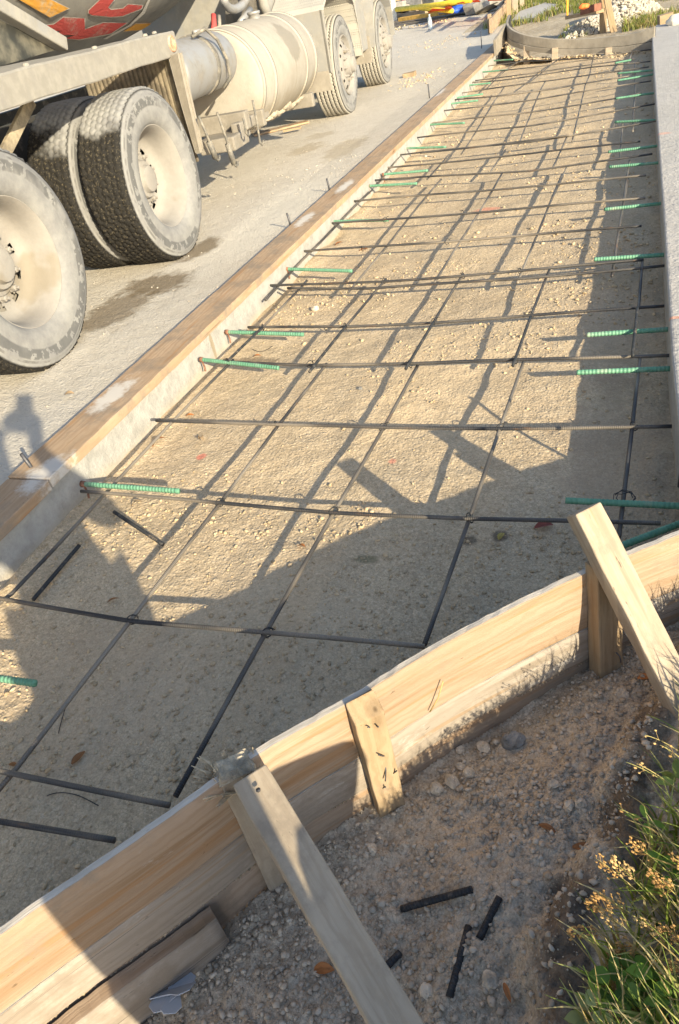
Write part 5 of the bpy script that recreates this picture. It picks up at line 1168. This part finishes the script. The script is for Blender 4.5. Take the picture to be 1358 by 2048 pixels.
# white gravel heap
gc = (-.30, 15.3); xs3 = np.arange(-1.5, .9, .04); ys3 = np.arange(13.4, 17.2, .05); X3, Y3 = np.meshgrid(xs3, ys3)
Z3 = .03 + .50*np.exp(-((X3-gc[0]-.05)/.48)**2-((Y3-gc[1])/.8)**2) + .20*np.exp(-((X3+.75)/.4)**2-((Y3-14.2)/.45)**2) + .035*fbm(X3, Y3, 3, 150)
hp = grid_mesh('gravel_heap', xs3, ys3, Z3-.06, M['stone_white']); a = hp.data.color_attributes.new('Col', 'FLOAT_COLOR', 'POINT'); a.data.foreach_set('color', np.ones(len(hp.data.vertices)*4, np.float32)); tag(hp, 'heap of white gravel behind the curved form beside the grass', kind='stuff')
g = np.random.default_rng(302); n = 4200; px = g.normal(gc[0]+.05, .45, n); py = g.normal(gc[1]-.2, .75, n); px[:1300] = g.normal(-.75, .35, 1300); py[:1300] = g.normal(14.2, .35, 1300)
ix = np.clip(np.searchsorted(xs3, px), 0, len(xs3)-1); iy = np.clip(np.searchsorted(ys3, py), 0, len(ys3)-1); pz = Z3[iy, ix]-.06; m = pz > .04
scatter('gravel', px[m], py[m], pz[m], .018+.035*g.random(m.sum())**2, M['stone_white'], 'white stones covering the gravel heap', 302, (.75, 1.1), .2)
# debris along the far side of the road
xs4 = np.arange(-12, -3.3, .12); ys4 = np.arange(22.5, 34, .12); X4, Y4 = np.meshgrid(xs4, ys4)
e4 = 26.2 + .9*(X4+6.7)*.12; Z4 = .14 + .75*sst(Y4, e4, e4+3.2) + .16*fbm(X4, Y4, 1.4, 170)*sst(Y4, e4-.6, e4+.8) + .05*fbm(X4, Y4, 6, 171)*sst(Y4, e4-.6, e4+.8)
tag(grid_mesh('earth_bank', xs4, ys4, Z4, ground_mat('rubble_earth', (.22, .18, .14), (.34, .29, .23), (.42, .38, .32), (.10, .08, .06), .3, (), 1.2)), kind='structure')
g = np.random.default_rng(306); n = 900; px = g.uniform(-11, -3.4, n); py = 25.6 + .108*(px+6.7) + g.random(n)**1.5*3; zi = Z4[np.clip(np.searchsorted(ys4, py), 0, len(ys4)-1), np.clip(np.searchsorted(xs4, px), 0, len(xs4)-1)]
scatter('rubble', px, py, zi, .02+.14*g.random(n)**3, M['stone_pale'], 'broken stones over the earth bank at the road end', 306, (.4, 1.0), .2)
M['slab_dull'] = plain('dull_broken_concrete', (.33, .31, .28), .95, .3, 5, .1, bump=.01)
def slab_piece(px, py, z, s, rz, tilt, label, mat='slab', seed=0):
    c = at(px, py, z); bm = bmesh.new(); g = random.Random(seed); n = g.choice((5, 6, 7)); ang = sorted(g.uniform(0, 6.28) for _ in range(n)); ang = [2*PI*k/n+g.uniform(-.3, .3) for k in range(n)]
    lo = [bm.verts.new((math.cos(a)*s[0]*g.uniform(.8, 1.1), math.sin(a)*s[1]*g.uniform(.8, 1.1), 0)) for a in ang]; hi = [bm.verts.new(v.co + Vector((g.uniform(-.04, .04), g.uniform(-.04, .04), s[2]))) for v in lo]
    bm.faces.new(lo[::-1]); bm.faces.new(hi)
    for i in range(n): bm.faces.new((lo[i], lo[(i+1) % n], hi[(i+1) % n], hi[i]))
    bmesh.ops.recalc_face_normals(bm, faces=bm.faces); bmesh.ops.bevel(bm, geom=list(bm.edges), offset=.012, segments=1, affect='EDGES')
    o = obj_bm('broken_slab', bm, M[mat]); o.location = c; o.rotation_euler = (tilt, tilt*.6, rz); return tag(o, label, 'rubble', 'broken concrete beyond the road')
SL = [(800, 22, .25, (.7, .5, .25), 'grey slab fragment just beside the front tyre of the truck'), (845, 14, .30, (.8, .6, .25), 'grey slab fragment under the yellow rail'), (872, 5, .35, (.7, .6, .3), 'slab fragment at the very top above the orange sheets'), (902, 24, .16, (.5, .3, .18), 'low slab fragment in front of the blue bag'),
      (945, 20, .16, (.6, .35, .2), 'slab fragment right of the blue bag'), (975, 17, .16, (.5, .35, .2), 'slab fragment close to the upright edge boards'), (925, 3, .35, (.8, .6, .3), 'slab fragment at the top over the blue bag'), (965, 1, .3, (.6, .5, .3), 'slab fragment beneath the far orange sheet'), (995, 8, .2, (.5, .4, .25), 'slab fragment next to the far upright board'), (820, 6, .3, (.7, .5, .3), 'slab fragment behind the red barrier foot')]
for i, (x, y, z, s, lb) in enumerate(SL): slab_piece(x, y, z+.06, (s[0]*.8, s[1]*.8, s[2]), i*1.3, .35*math.sin(i*2.1), lb, 'slab_dull', i)
yel = plain('yellow_painted_rail', (.80, .58, .05), .6, .15); ora = plain('orange_sheet', (.85, .20, .06), .7, .2); red = plain('red_plastic', (.75, .06, .10), .5, .15); blu = plain('blue_plastic', (.03, .10, .50), .5, .25); owd = plain('orange_timber', (.72, .42, .10), .7, .2)
def rail(a, b, r, m_, label, cat='rail', nm='barrier_rail'): tag(tube(nm, [a, a.lerp(b, .5)+Vector((0, 0, -.01)), b], r, m_, None, 10), label, cat)
rail(at(793, 19, .55), at(942, 0, .55), .055, yel, 'long yellow barrier rail lying across the rubble'); rail(at(822, 14, .50), at(905, 22, .30), .05, yel, 'short yellow rail sloping down under the orange sheet')
a, b = at(800, 39, .22), at(908, 22, .24); tag(beam('timber', a, b, .14, .09, owd, None, bev=.006), 'long orange painted timber in front of the rubble', 'timber')
a, b = at(790, 34, .2), at(856, 22, .26); tag(beam('timber', a, b, .2, .10, M['board'], None, bev=.006), 'brown timber lying behind the long orange timber', 'timber')
def sheet(pxs, z, m_, label, nm='barrier_sheet'):
    bm = bmesh.new(); v = [at(x, y, z+dz) for x, y, dz in pxs]; A_ = [bm.verts.new(p) for p in v]; f = bm.faces.new(A_); bmesh.ops.solidify(bm, geom=[f], thickness=.04); bmesh.ops.recalc_face_normals(bm, faces=bm.faces); tag(obj_bm(nm, bm, m_), label, 'barrier panel', 'orange barrier panels in the rubble')
sheet([(856, 26, 0), (892, 22, 0), (896, 17, .1), (864, 17, .15)], .30, ora, 'orange panel in front of the yellow rails'); sheet([(890, 18, 0), (906, 16, 0), (902, 11, .15), (890, 14, .15)], .35, ora, 'small orange panel just left of the blue bag'); sheet([(916, 9, 0), (932, 8, 0), (926, 3, .15), (914, 6, .15)], .45, ora, 'orange panel above the blue bag'); sheet([(946, 5, 0), (962, 4, 0), (956, -1, .15), (943, 1, .15)], .45, ora, 'orange panel farther along the rubble top'); sheet([(975, 2, 0), (1004, 1, 0), (1002, -4, .1), (978, -3, .1)], .4, ora, 'orange panel nearest the far upright board')
blob('plastic_bag', 917, 18, .30, (.26, .12, .08), blu, 'crumpled blue plastic bag in the rubble', 'bag', 5, .35, .3)
bmr = bmesh.new(); c = at(815, 20, .25); add_lathe(bmr, [(0, .24), (.12, .22), (.16, .12), (.45, .10), (.8, .07), (.82, 0)], 18, 'Z'); o = obj_bm('traffic_cone', bmr, red, None, True); o.location = c; o.rotation_euler = (-.1, -.25, 0); tag(o, 'faded red cone toppled against the yellow rail', 'traffic cone')
post(966, 11, .5, .10, owd, 'orange upright stake standing in the rubble', .16, name='marker_post'); post(790, 40, 1.3, .14, plain('white_post', (.7, .68, .62), .7), 'white post beside the front tyre of the truck', .155, name='marker_post')
# water bottle
bt = empty('water_bottle', at(861, 59, .127)); tag(bt, 'clear plastic water bottle standing alone on the road', 'bottle')
pm2 = NT('clear_bottle', .15, .5); pm2.color((.62, .70, .76)); pm2.b.inputs['Transmission Weight'].default_value = .55
bm = bmesh.new(); add_lathe(bm, [(0, 0), (0, .040), (.01, .046), (.07, .044), (.08, .046), (.19, .046), (.23, .036), (.26, .018), (.275, .016)], 24, 'Z'); obj_bm('body', bm, pm2.m, bt, True)
bm = bmesh.new(); add_lathe(bm, [(.272, .018), (.295, .018), (.297, 0)], 16, 'Z'); obj_bm('cap', bm, plain('white_cap', (.75, .78, .82), .5, .05), bt)
bm = bmesh.new(); add_lathe(bm, [(.10, .0475), (.17, .0475)], 24, 'Z'); obj_bm('wrapper', bm, plain('pale_wrapper', (.7, .74, .80), .5, .1), bt, True)

# ------------------------------------------------------------------ grass and weeds
def m_blade():
    t = NT('grass_blade', .55, .3); a = t.attr('Col'); t.color(a)
    tr = t.n.new('ShaderNodeBsdfTranslucent'); t.l.new(a, tr.inputs[0]); mx = t.n.new('ShaderNodeMixShader'); mx.inputs[0].default_value = .35
    t.l.new(t.b.outputs[0], mx.inputs[1]); t.l.new(tr.outputs[0], mx.inputs[2]); t.l.new(mx.outputs[0], t.n['Material Output'].inputs[0]); return t.m
M['blade'] = m_blade()
def blades(name, bx, by, bz, L, W, az, lean, cols, label, seed, nseg=4):
    n = len(bx); V = np.zeros((n, nseg+1, 2, 3)); dx, dy = np.cos(az), np.sin(az); px_, py_ = -dy, dx
    for k in range(nseg+1):
        t_ = k/nseg; r = L*lean*t_**1.7; z = L*t_*np.sqrt(np.clip(1-(lean*t_**.8)**2*.75, .05, 1)); w_ = W*(1-t_**1.6*.94)
        for s_, sg in ((0, -1), (1, 1)):
            V[:, k, s_, 0] = bx + dx*r + px_*w_*sg*.5; V[:, k, s_, 1] = by + dy*r + py_*w_*sg*.5; V[:, k, s_, 2] = bz + z - .004
    base = (np.arange(n)*(nseg+1)*2)[:, None]; Fc = []
    for k in range(nseg): Fc.append(np.concatenate([base+2*k, base+2*k+1, base+2*k+3, base+2*k+2], 1))
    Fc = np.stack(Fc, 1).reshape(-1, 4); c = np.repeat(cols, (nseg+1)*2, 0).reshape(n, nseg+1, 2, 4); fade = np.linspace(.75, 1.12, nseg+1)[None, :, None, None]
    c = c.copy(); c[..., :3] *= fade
    return tag(mesh_np(name, V.reshape(-1, 3), Fc, M['blade'], smooth=True, colors=c.reshape(-1, 4)), label, kind='stuff')
def gcols(n, g, straw=.25):
    pal = np.array([(.26, .34, .06), (.36, .42, .10), (.17, .25, .04), (.46, .47, .16)]); st = np.array([(.52, .43, .20), (.45, .34, .14), (.58, .50, .26)])
    c = np.where((g.random(n) < straw)[:, None], st[g.integers(0, 3, n)], pal[g.integers(0, 4, n)])*g.uniform(.75, 1.25, (n, 1)); return np.concatenate([c, np.ones((n, 1))], 1)
g = np.random.default_rng(401); n = 21000; by = g.uniform(-.45, 1.75, n); bx = np.interp(by, BY, BX) + .10 + .70*g.random(n)**1.2
keep = (by < form_y(bx) - .05) & (g.random(n) < np.clip(fbm(bx, by, 6, 160)*1.8+.6, .12, 1)); bx, by = bx[keep], by[keep]; n = len(bx)
dd = bx - np.interp(by, BY, BX)
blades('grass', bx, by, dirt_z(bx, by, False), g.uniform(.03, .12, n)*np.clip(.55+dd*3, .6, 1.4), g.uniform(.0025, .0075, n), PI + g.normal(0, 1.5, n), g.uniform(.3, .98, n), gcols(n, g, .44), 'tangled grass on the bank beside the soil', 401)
# taller grass standing further out on the bank
n = 1100; by = g.uniform(-.25, 1.55, n); bx = np.interp(by, BY, BX) + g.uniform(.24, .8, n); keep = (by < form_y(bx)-.06) & (fbm(bx, by, 5, 161) > -.15); bx, by = bx[keep], by[keep]; n = len(bx)
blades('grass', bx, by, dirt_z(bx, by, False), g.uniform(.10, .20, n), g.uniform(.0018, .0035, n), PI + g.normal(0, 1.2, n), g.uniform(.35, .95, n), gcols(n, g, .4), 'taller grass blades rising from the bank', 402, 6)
# crowns of ground leaves
def leaflet(bm, base, d, L, W, droop, col, colors):
    d = Vector(d).normalized(); s = d.cross(Vector((0, 0, 1))).normalized(); rows = []
    for i in range(6):
        t_ = i/5; w_ = W*math.sin(PI*min(.97, t_*.85+.12)); p_ = Vector(base) + d*L*t_ + Vector((0, 0, -droop*L*t_*t_))
        rows.append([bm.verts.new(p_ - s*w_/2 + Vector((0, 0, w_*.18))), bm.verts.new(p_), bm.verts.new(p_ + s*w_/2 + Vector((0, 0, w_*.18)))]); colors += [col]*3
    for a, b in zip(rows, rows[1:]):
        for k in range(2): bm.faces.new((a[k], a[k+1], b[k+1], b[k]))
def weed(px, py, z, n, L, W, col, label, seed, up=.5):
    g = random.Random(seed); c = at(px, py, z); c.z = float(dirt_z(c.x, c.y, False)); c = at(px, py, c.z + .02); bm = bmesh.new(); cols = []
    for k in range(n):
        a = 2*PI*k/n + g.uniform(-.4, .4); e = g.uniform(.1, up); h = g.uniform(0, .035); k_ = g.uniform(.7, 1.25)
        leaflet(bm, (math.cos(a)*.006, math.sin(a)*.006, h+.01), (math.cos(a), math.sin(a), e), L*1.05*g.uniform(.6, 1.15), W*.95*g.uniform(.7, 1.1), g.uniform(.2, .5), (col[0]*k_*1.5, col[1]*k_*1.4, col[2]*k_*1.3, 1), cols)
    me = bpy.data.meshes.new('weed'); bm.to_mesh(me); bm.free(); me.materials.append(M['blade']); at_ = me.color_attributes.new('Col', 'FLOAT_COLOR', 'POINT'); at_.data.foreach_set('color', np.array(cols, np.float32).ravel())
    for p_ in me.polygons: p_.use_smooth = True
    o = bpy.data.objects.new('weed', me); o.location = c; link(o); tag(o, label, 'weed', 'broad leaved weeds in the bank')
GR = (.12, .23, .035)
for i, a in enumerate([(1352, 1580, .13, 5, .04, .020, (.22, .30, .08), 'weed with pale broad leaves at the picture edge above the seed heads'), (1290, 1662, .11, 4, .030, .014, (.17, .30, .05), 'small weed with one bright leaf on the soil edge'), (1262, 1955, .10, 8, .032, .022, GR, 'bright green rosette under the seed heads'), (1225, 1985, .09, 7, .036, .024, (.08, .16, .03), 'dark green rosette low on the bank'), (1190, 2015, .08, 8, .020, .012, (.20, .30, .05), 'yellow green tuft of small leaves on the soil edge'),
                       (1310, 1975, .11, 8, .034, .022, GR, 'rosette shaded by the straw coloured heads'), (1345, 2020, .12, 8, .036, .024, (.10, .19, .03), 'broad rosette in the lower corner'), (1270, 2030, .10, 7, .034, .024, (.13, .22, .05), 'low rosette at the bottom of the picture'), (1175, 2042, .07, 6, .036, .022, (.30, .36, .16), 'pale leaf rosette at the bottom nearest the soil'), (1330, 1760, .12, 7, .03, .016, GR, 'rosette behind the flower stalks')]): weed(*a[:7], a[7], 600+i)
# flowering stalks with rusty seed heads
def stalk(tip, base, ztip, label, seed, heavy=1.0):
    g = random.Random(seed); B = at(*base, .12); B.z = float(dirt_z(B.x, B.y, False)); B = at(*base, B.z); T_ = at(*tip, ztip); bm = bmesh.new(); bs = bmesh.new()
    mid = B.lerp(T_, .5) + Vector((0, 0, .025)); pts = [(B*(1-t_)**2 + mid*2*t_*(1-t_) + T_*t_*t_) for t_ in [k/9 for k in range(10)]]
    root = empty('flower_stalk', B); tag(root, label, 'grass stalk', 'grass stalks with seed heads')
    add_tube(bm, [p - B for p in pts], lambda i: .0011 - .00006*i, 5); 
    stem = obj_bm('stem', bm, plain('straw_stem_%d' % seed, g.choice([(.30, .32, .09), (.45, .38, .15), (.38, .36, .12)]), .6, .2, 30), root, True)
    d = (pts[-1]-pts[-3]).normalized(); ax = d.cross(Vector((0, 0, 1))).normalized(); ay = d.cross(ax)
    for k in range(int(26*heavy)):
        t_ = g.random(); q = pts[-1] - d*.045*t_; a = g.uniform(0, 6.28); o = (ax*math.cos(a)+ay*math.sin(a)); l = g.uniform(.004, .013)*(.5+t_); e = q + o*l + d*l*.8
        add_tube(bs, [q - B, e - B], .0004, 3); r_ = g.uniform(.0010, .0022); ss = bmesh.ops.create_icosphere(bs, subdivisions=1, radius=1)
        for v in ss['verts']: v.co = (e - B) + d*v.co.x*r_*1.9 + ax*v.co.y*r_ + ay*v.co.z*r_
    obj_bm('seed_head', bs, plain('rusty_seed_head_%d' % seed, g.choice([(.50, .30, .11), (.46, .27, .10), (.55, .38, .17)]), .8, .35, 80), root)
ST = [((1191, 1716), (1330, 1840), .19, 'stalk whose rusty head reaches farthest over the soil, uppermost of the clump'), ((1223, 1720), (1345, 1850), .20, 'stalk with a head just beside the uppermost one'), ((1262, 1684), (1375, 1790), .20, 'stalk with a thin head above the main clump'), ((1170, 1803), (1330, 1890), .17, 'stalk with an orange brown head pointing out level over the soil'), ((1194, 1786), (1350, 1900), .18, 'stalk with a full head just above the level one'),
      ((1143, 1868), (1290, 1870), .15, 'drooping stalk whose curved head hangs lowest over the soil'), ((1204, 1827), (1340, 1930), .17, 'stalk with a dense brown head in the middle of the clump'), ((1218, 1906), (1330, 1900), .14, 'stalk with a ragged head above the green rosette'), ((1273, 1837), (1390, 1920), .19, 'stalk with a broad tan head at the heart of the clump'), ((1341, 1930), (1420, 1990), .18, 'stalk with a head close to the picture edge, low down'), ((1300, 1930), (1400, 1980), .17, 'stalk with an orange head over the lower rosettes'), ((1324, 1855), (1420, 1930), .2, 'stalk with a rusty head between clump and picture edge'), ((1345, 1715), (1430, 1800), .22, 'stalk with a tan head high at the picture edge'), ((1300, 1745), (1400, 1850), .21, 'stalk with a loose head behind the uppermost one')]
for i, a in enumerate(ST): stalk(a[0], a[1], a[2], a[3], 650+i, 1.0 + .5*(i % 2))
for i, a in enumerate([((1252, 1524), (1375, 1600), .20, 'bare thin stalk crossing the soil bank above the broad leaf'), ((1273, 1527), (1385, 1610), .21, 'bare thin stalk next to the first bare one'), ((1235, 1616), (1370, 1700), .18, 'fine bare stalk lower on the soil bank'), ((1320, 1490), (1400, 1560), .22, 'bare stalk below the end of the brace'), ((1290, 1470), (1390, 1530), .22, 'curving bare stalk by the brace end')]): stalk(*a, 680+i, .15)
# tall weeds standing just outside the view on the bank shade the soil
# grass behind the curved form
def far_grass(x0, x1, y0, y1, n, seed, label, h=(.08, .25), thr=0.0, straw=.35):
    g = np.random.default_rng(seed); bx = g.uniform(x0, x1, n); by = g.uniform(y0, y1, n); m = (fbm(bx, by, 1.4, seed) > thr-.3) & (by > np.interp(bx, gx, gy)+.3); bx, by = bx[m], by[m]; n = len(bx)
    pin_ = np.zeros(n, bool); poly_ = [(p.x, p.y) for p in P_]; j_ = len(poly_)-1
    for i_ in range(len(poly_)):
        (x1, y1), (x2, y2) = poly_[i_], poly_[j_]; c_ = ((y1 > by) != (y2 > by)) & (bx < (x2-x1)*(by-y1)/(y2-y1+1e-9)+x1); pin_ ^= c_; j_ = i_
    pin_ |= (bx < -1.2) & (by < 16.8); bx, by = bx[~pin_], by[~pin_]; n = len(bx)
    bz = np.array([far_z(a, b) for a, b in zip(bx, by)]); blades('grass', bx, by, bz, g.uniform(h[0], h[1], n), g.uniform(.008, .020, n), g.uniform(0, 6.28, n), g.uniform(.3, .95, n), gcols(n, g, straw)*np.array([.75, .72, .7, 1]), label, seed, 3)
far_grass(-2.9, -.9, 16.5, 24, 9000, 411, 'green grass beside the far path slab', (.06, .2), .12, .2); far_grass(-.9, 4.5, 16.6, 26, 15000, 412, 'dry green grass behind the gravel heap', (.10, .30), .02, .45)
far_grass(-.25, .9, 13.2, 14.6, 1500, 413, 'low sunlit grass hump between curved form and gravel heap', (.06, .16), -.3, .35); far_grass(-1.7, -.75, 13.7, 15.6, 900, 414, 'mossy grass on the soil behind the curved form', (.04, .11), .0, .35)
far_grass(.7, 4.5, 13.4, 17, 2600, 415, 'straw coloured grass beyond the pavement end', (.08, .24), -.2, .6)
p = at(1337, 44, .2); tag(beam('scrap_wood', p + Vector((-.12, .3, 0)), p + Vector((.05, .35, .02)), .12, .12, M['stake'], None, bev=.006), 'stub of timber beyond the pavement end', 'wood scrap')
blob('rock', 1350, 42, .2, (.10, .09, .07), M['stone_white'] if False else plain('white_stone', (.72, .67, .58), .9, .15), 'white stone beside the timber stub beyond the pavement', 'rock', 9)

# ------------------------------------------------------------------ the photographer, standing behind the lens on the soil
SH = Vector((SUN.x, SUN.y)).normalized(); QN = Vector((-SH.y, SH.x))*-1
def qz(q, s, z): v = SH*s + QN*q; return Vector((v.x, v.y, z))
def skin(name, nodes, edges, rad, mat, parent, root=0):
    me = bpy.data.meshes.new(name); me.from_pydata([tuple(n) for n in nodes], edges, []); o = bpy.data.objects.new(name, me); link(o)
    md = o.modifiers.new('skin', 'SKIN'); md.use_smooth_shade = True
    for i, v in enumerate(me.skin_vertices[0].data): r = rad[i]; v.radius = (r, r) if not isinstance(r, tuple) else r; v.use_root = i == root
    o.modifiers.new('sub', 'SUBSURF').levels = 2; o.modifiers['sub'].render_levels = 2
    me.materials.append(mat); bpy.context.view_layer.update(); dg = bpy.context.evaluated_depsgraph_get(); nm = bpy.data.meshes.new_from_object(o.evaluated_get(dg)); bpy.data.objects.remove(o)
    for p_ in nm.polygons: p_.use_smooth = True
    r_ = bpy.data.objects.new(name, nm); link(r_)
    if parent: bpy.context.view_layer.update(); r_.parent = parent; r_.matrix_parent_inverse = parent.matrix_world.inverted()
    return r_
gz = -.06
_ci = lambda p: (lambda d: (d.x*QN.x+d.y*QN.y, d.x*SH.x+d.y*SH.y, d.z))(p)
RW, RH, LW, LH = (_ci(mw @ Vector(v)) for v in ((.105, -.21, .13), (.086, -.148, .062), (-.077, -.21, .13), (-.058, -.148, .062)))
skinm = plain('skin', (.45, .27, .18), .6, .1); cloth1 = plain('blue_work_shirt', (.08, .12, .22), .9, .15); cloth2 = plain('grey_work_trousers', (.12, .12, .13), .9, .15)
S0 = -.30
N = {'pel': (-.13, S0, .80), 'bel': (-.135, S0, .95), 'che': (-.15, S0, 1.10), 'nk': (-.19, S0+.01, 1.235), 'hd': (-.215, S0+.03, 1.34), 'hd2': (-.225, S0+.03, 1.45),
     'rsh': (-.02, S0, 1.13), 'rel': (.115, S0+.05, .93), 'rwr': RW, 'rha': RH, 'lsh': (-.285, S0, 1.14), 'lel': (-.42, S0+.06, 1.0), 'lwr': LW, 'lha': LH,
     'rhi': (-.04, S0, .74), 'rkn': (-.045, S0+.02, .42), 'ran': (-.05, S0-.01, .03), 'rto': (-.03, S0+.15, -.02), 'lhi': (-.215, S0, .74), 'lkn': (-.225, S0+.02, .42), 'lan': (-.22, S0-.01, .03), 'lto': (-.25, S0+.15, -.02)}
RAD = {'pel': (.15, .12), 'bel': (.175, .12), 'che': (.185, .12), 'nk': .052, 'hd': (.072, .085), 'hd2': (.068, .085), 'rsh': .066, 'rel': .046, 'rwr': .031, 'rha': .034, 'lsh': .066, 'lel': .046, 'lwr': .031, 'lha': .034, 'rhi': .105, 'rkn': .092, 'ran': .085, 'rto': .04, 'lhi': .105, 'lkn': .092, 'lan': .085, 'lto': .04}
K = list(N); ED = [('pel', 'bel'), ('bel', 'che'), ('che', 'nk'), ('nk', 'hd'), ('hd', 'hd2'), ('che', 'rsh'), ('rsh', 'rel'), ('rel', 'rwr'), ('rwr', 'rha'), ('che', 'lsh'), ('lsh', 'lel'), ('lel', 'lwr'), ('lwr', 'lha'), ('pel', 'rhi'), ('rhi', 'rkn'), ('rkn', 'ran'), ('ran', 'rto'), ('pel', 'lhi'), ('lhi', 'lkn'), ('lkn', 'lan'), ('lan', 'lto')]
person = skin('person', [qz(*N[k]) for k in K], [(K.index(a), K.index(b)) for a, b in ED], [RAD[k] for k in K], skinm, None)
tag(person, 'person in blue shirt and grey trousers standing behind the lens holding up a phone', 'person')
def sub(keys, edges, mul, nm, mat): return skin(nm, [qz(*N[k]) for k in keys], [(keys.index(a), keys.index(b)) for a, b in edges], [tuple(x*mul for x in RAD[k]) if isinstance(RAD[k], tuple) else RAD[k]*mul for k in keys], mat, person)
sub(['pel', 'bel', 'che', 'rsh', 'rel', 'lsh', 'lel'], [('pel', 'bel'), ('bel', 'che'), ('che', 'rsh'), ('rsh', 'rel'), ('che', 'lsh'), ('lsh', 'lel')], 1.12, 'shirt', cloth1)
sub(['pel', 'rhi', 'rkn', 'ran', 'lhi', 'lkn', 'lan'], [('pel', 'rhi'), ('rhi', 'rkn'), ('rkn', 'ran'), ('pel', 'lhi'), ('lhi', 'lkn'), ('lkn', 'lan')], 1.12, 'trousers', cloth2)
def cam(x, y, z): return mw @ Vector((x, y, z))
for sg, x0 in ((1, .052), (-1, -.024)):
    X = lambda d: x0 + sg*d
    nodes = [cam(X(.030), -.135, .045), cam(X(.022), -.112, .030)]; edges = [(0, 1)]; rad = [.030, .026]
    for yy, ln in ((-.078, .050), (-.097, .056), (-.116, .054), (-.134, .044)):
        nodes += [cam(X(.016), yy, .022), cam(X(.010), yy+.002, .004), cam(X(-ln*.35), yy+.006, .000)]; i = len(nodes); edges += [(1, i-3), (i-3, i-2), (i-2, i-1)]; rad += [.0092, .0088, .0078]
    nodes += [cam(X(.014), -.085, .040), cam(X(-.004), -.068, .034), cam(X(-.020), -.056, .028)]; i = len(nodes); edges += [(1, i-3), (i-3, i-2), (i-2, i-1)]; rad += [.011, .010, .0085]
    skin('hand', nodes, edges, rad, skinm, person)
bm = bmesh.new(); bmesh.ops.create_uvsphere(bm, u_segments=24, v_segments=14, radius=1)
hc = qz(-.222, S0+.02, 1.43)
for v in list(bm.verts):
    v.co = Vector((v.co.x*.088, v.co.y*.098, v.co.z*.10))
hair = obj_bm('hair', bm, plain('dark_hair', (.03, .022, .016), .7, .3, 40), None, True); hair.location = hc + Vector((.02, -.03, .02)); bpy.context.view_layer.update(); hair.parent = person; hair.matrix_parent_inverse = person.matrix_world.inverted()
bm = bmesh.new(); box(bm, (-.024, -.150, .010), (.052, .012, .018), .003)
ph = obj_bm('phone', bm, plain('black_phone', (.02, .02, .022), .3, .1)); ph.matrix_world = mw; tag(ph, 'black phone held up in both hands by the person', 'phone')
bm = bmesh.new(); box(bm, (-.125, -.06, -.16), (.10, .06, .13), .04); bg_ = obj_bm('tool_bag', bm, plain('canvas_bag', (.18, .15, .10), .9, .2), None, True); bg_.location = qz(.165, S0, .50); bg_.rotation_euler = (0, .25, math.atan2(QN.y, QN.x)); tag(bg_, 'canvas bag hanging at the hip of the person', 'bag')
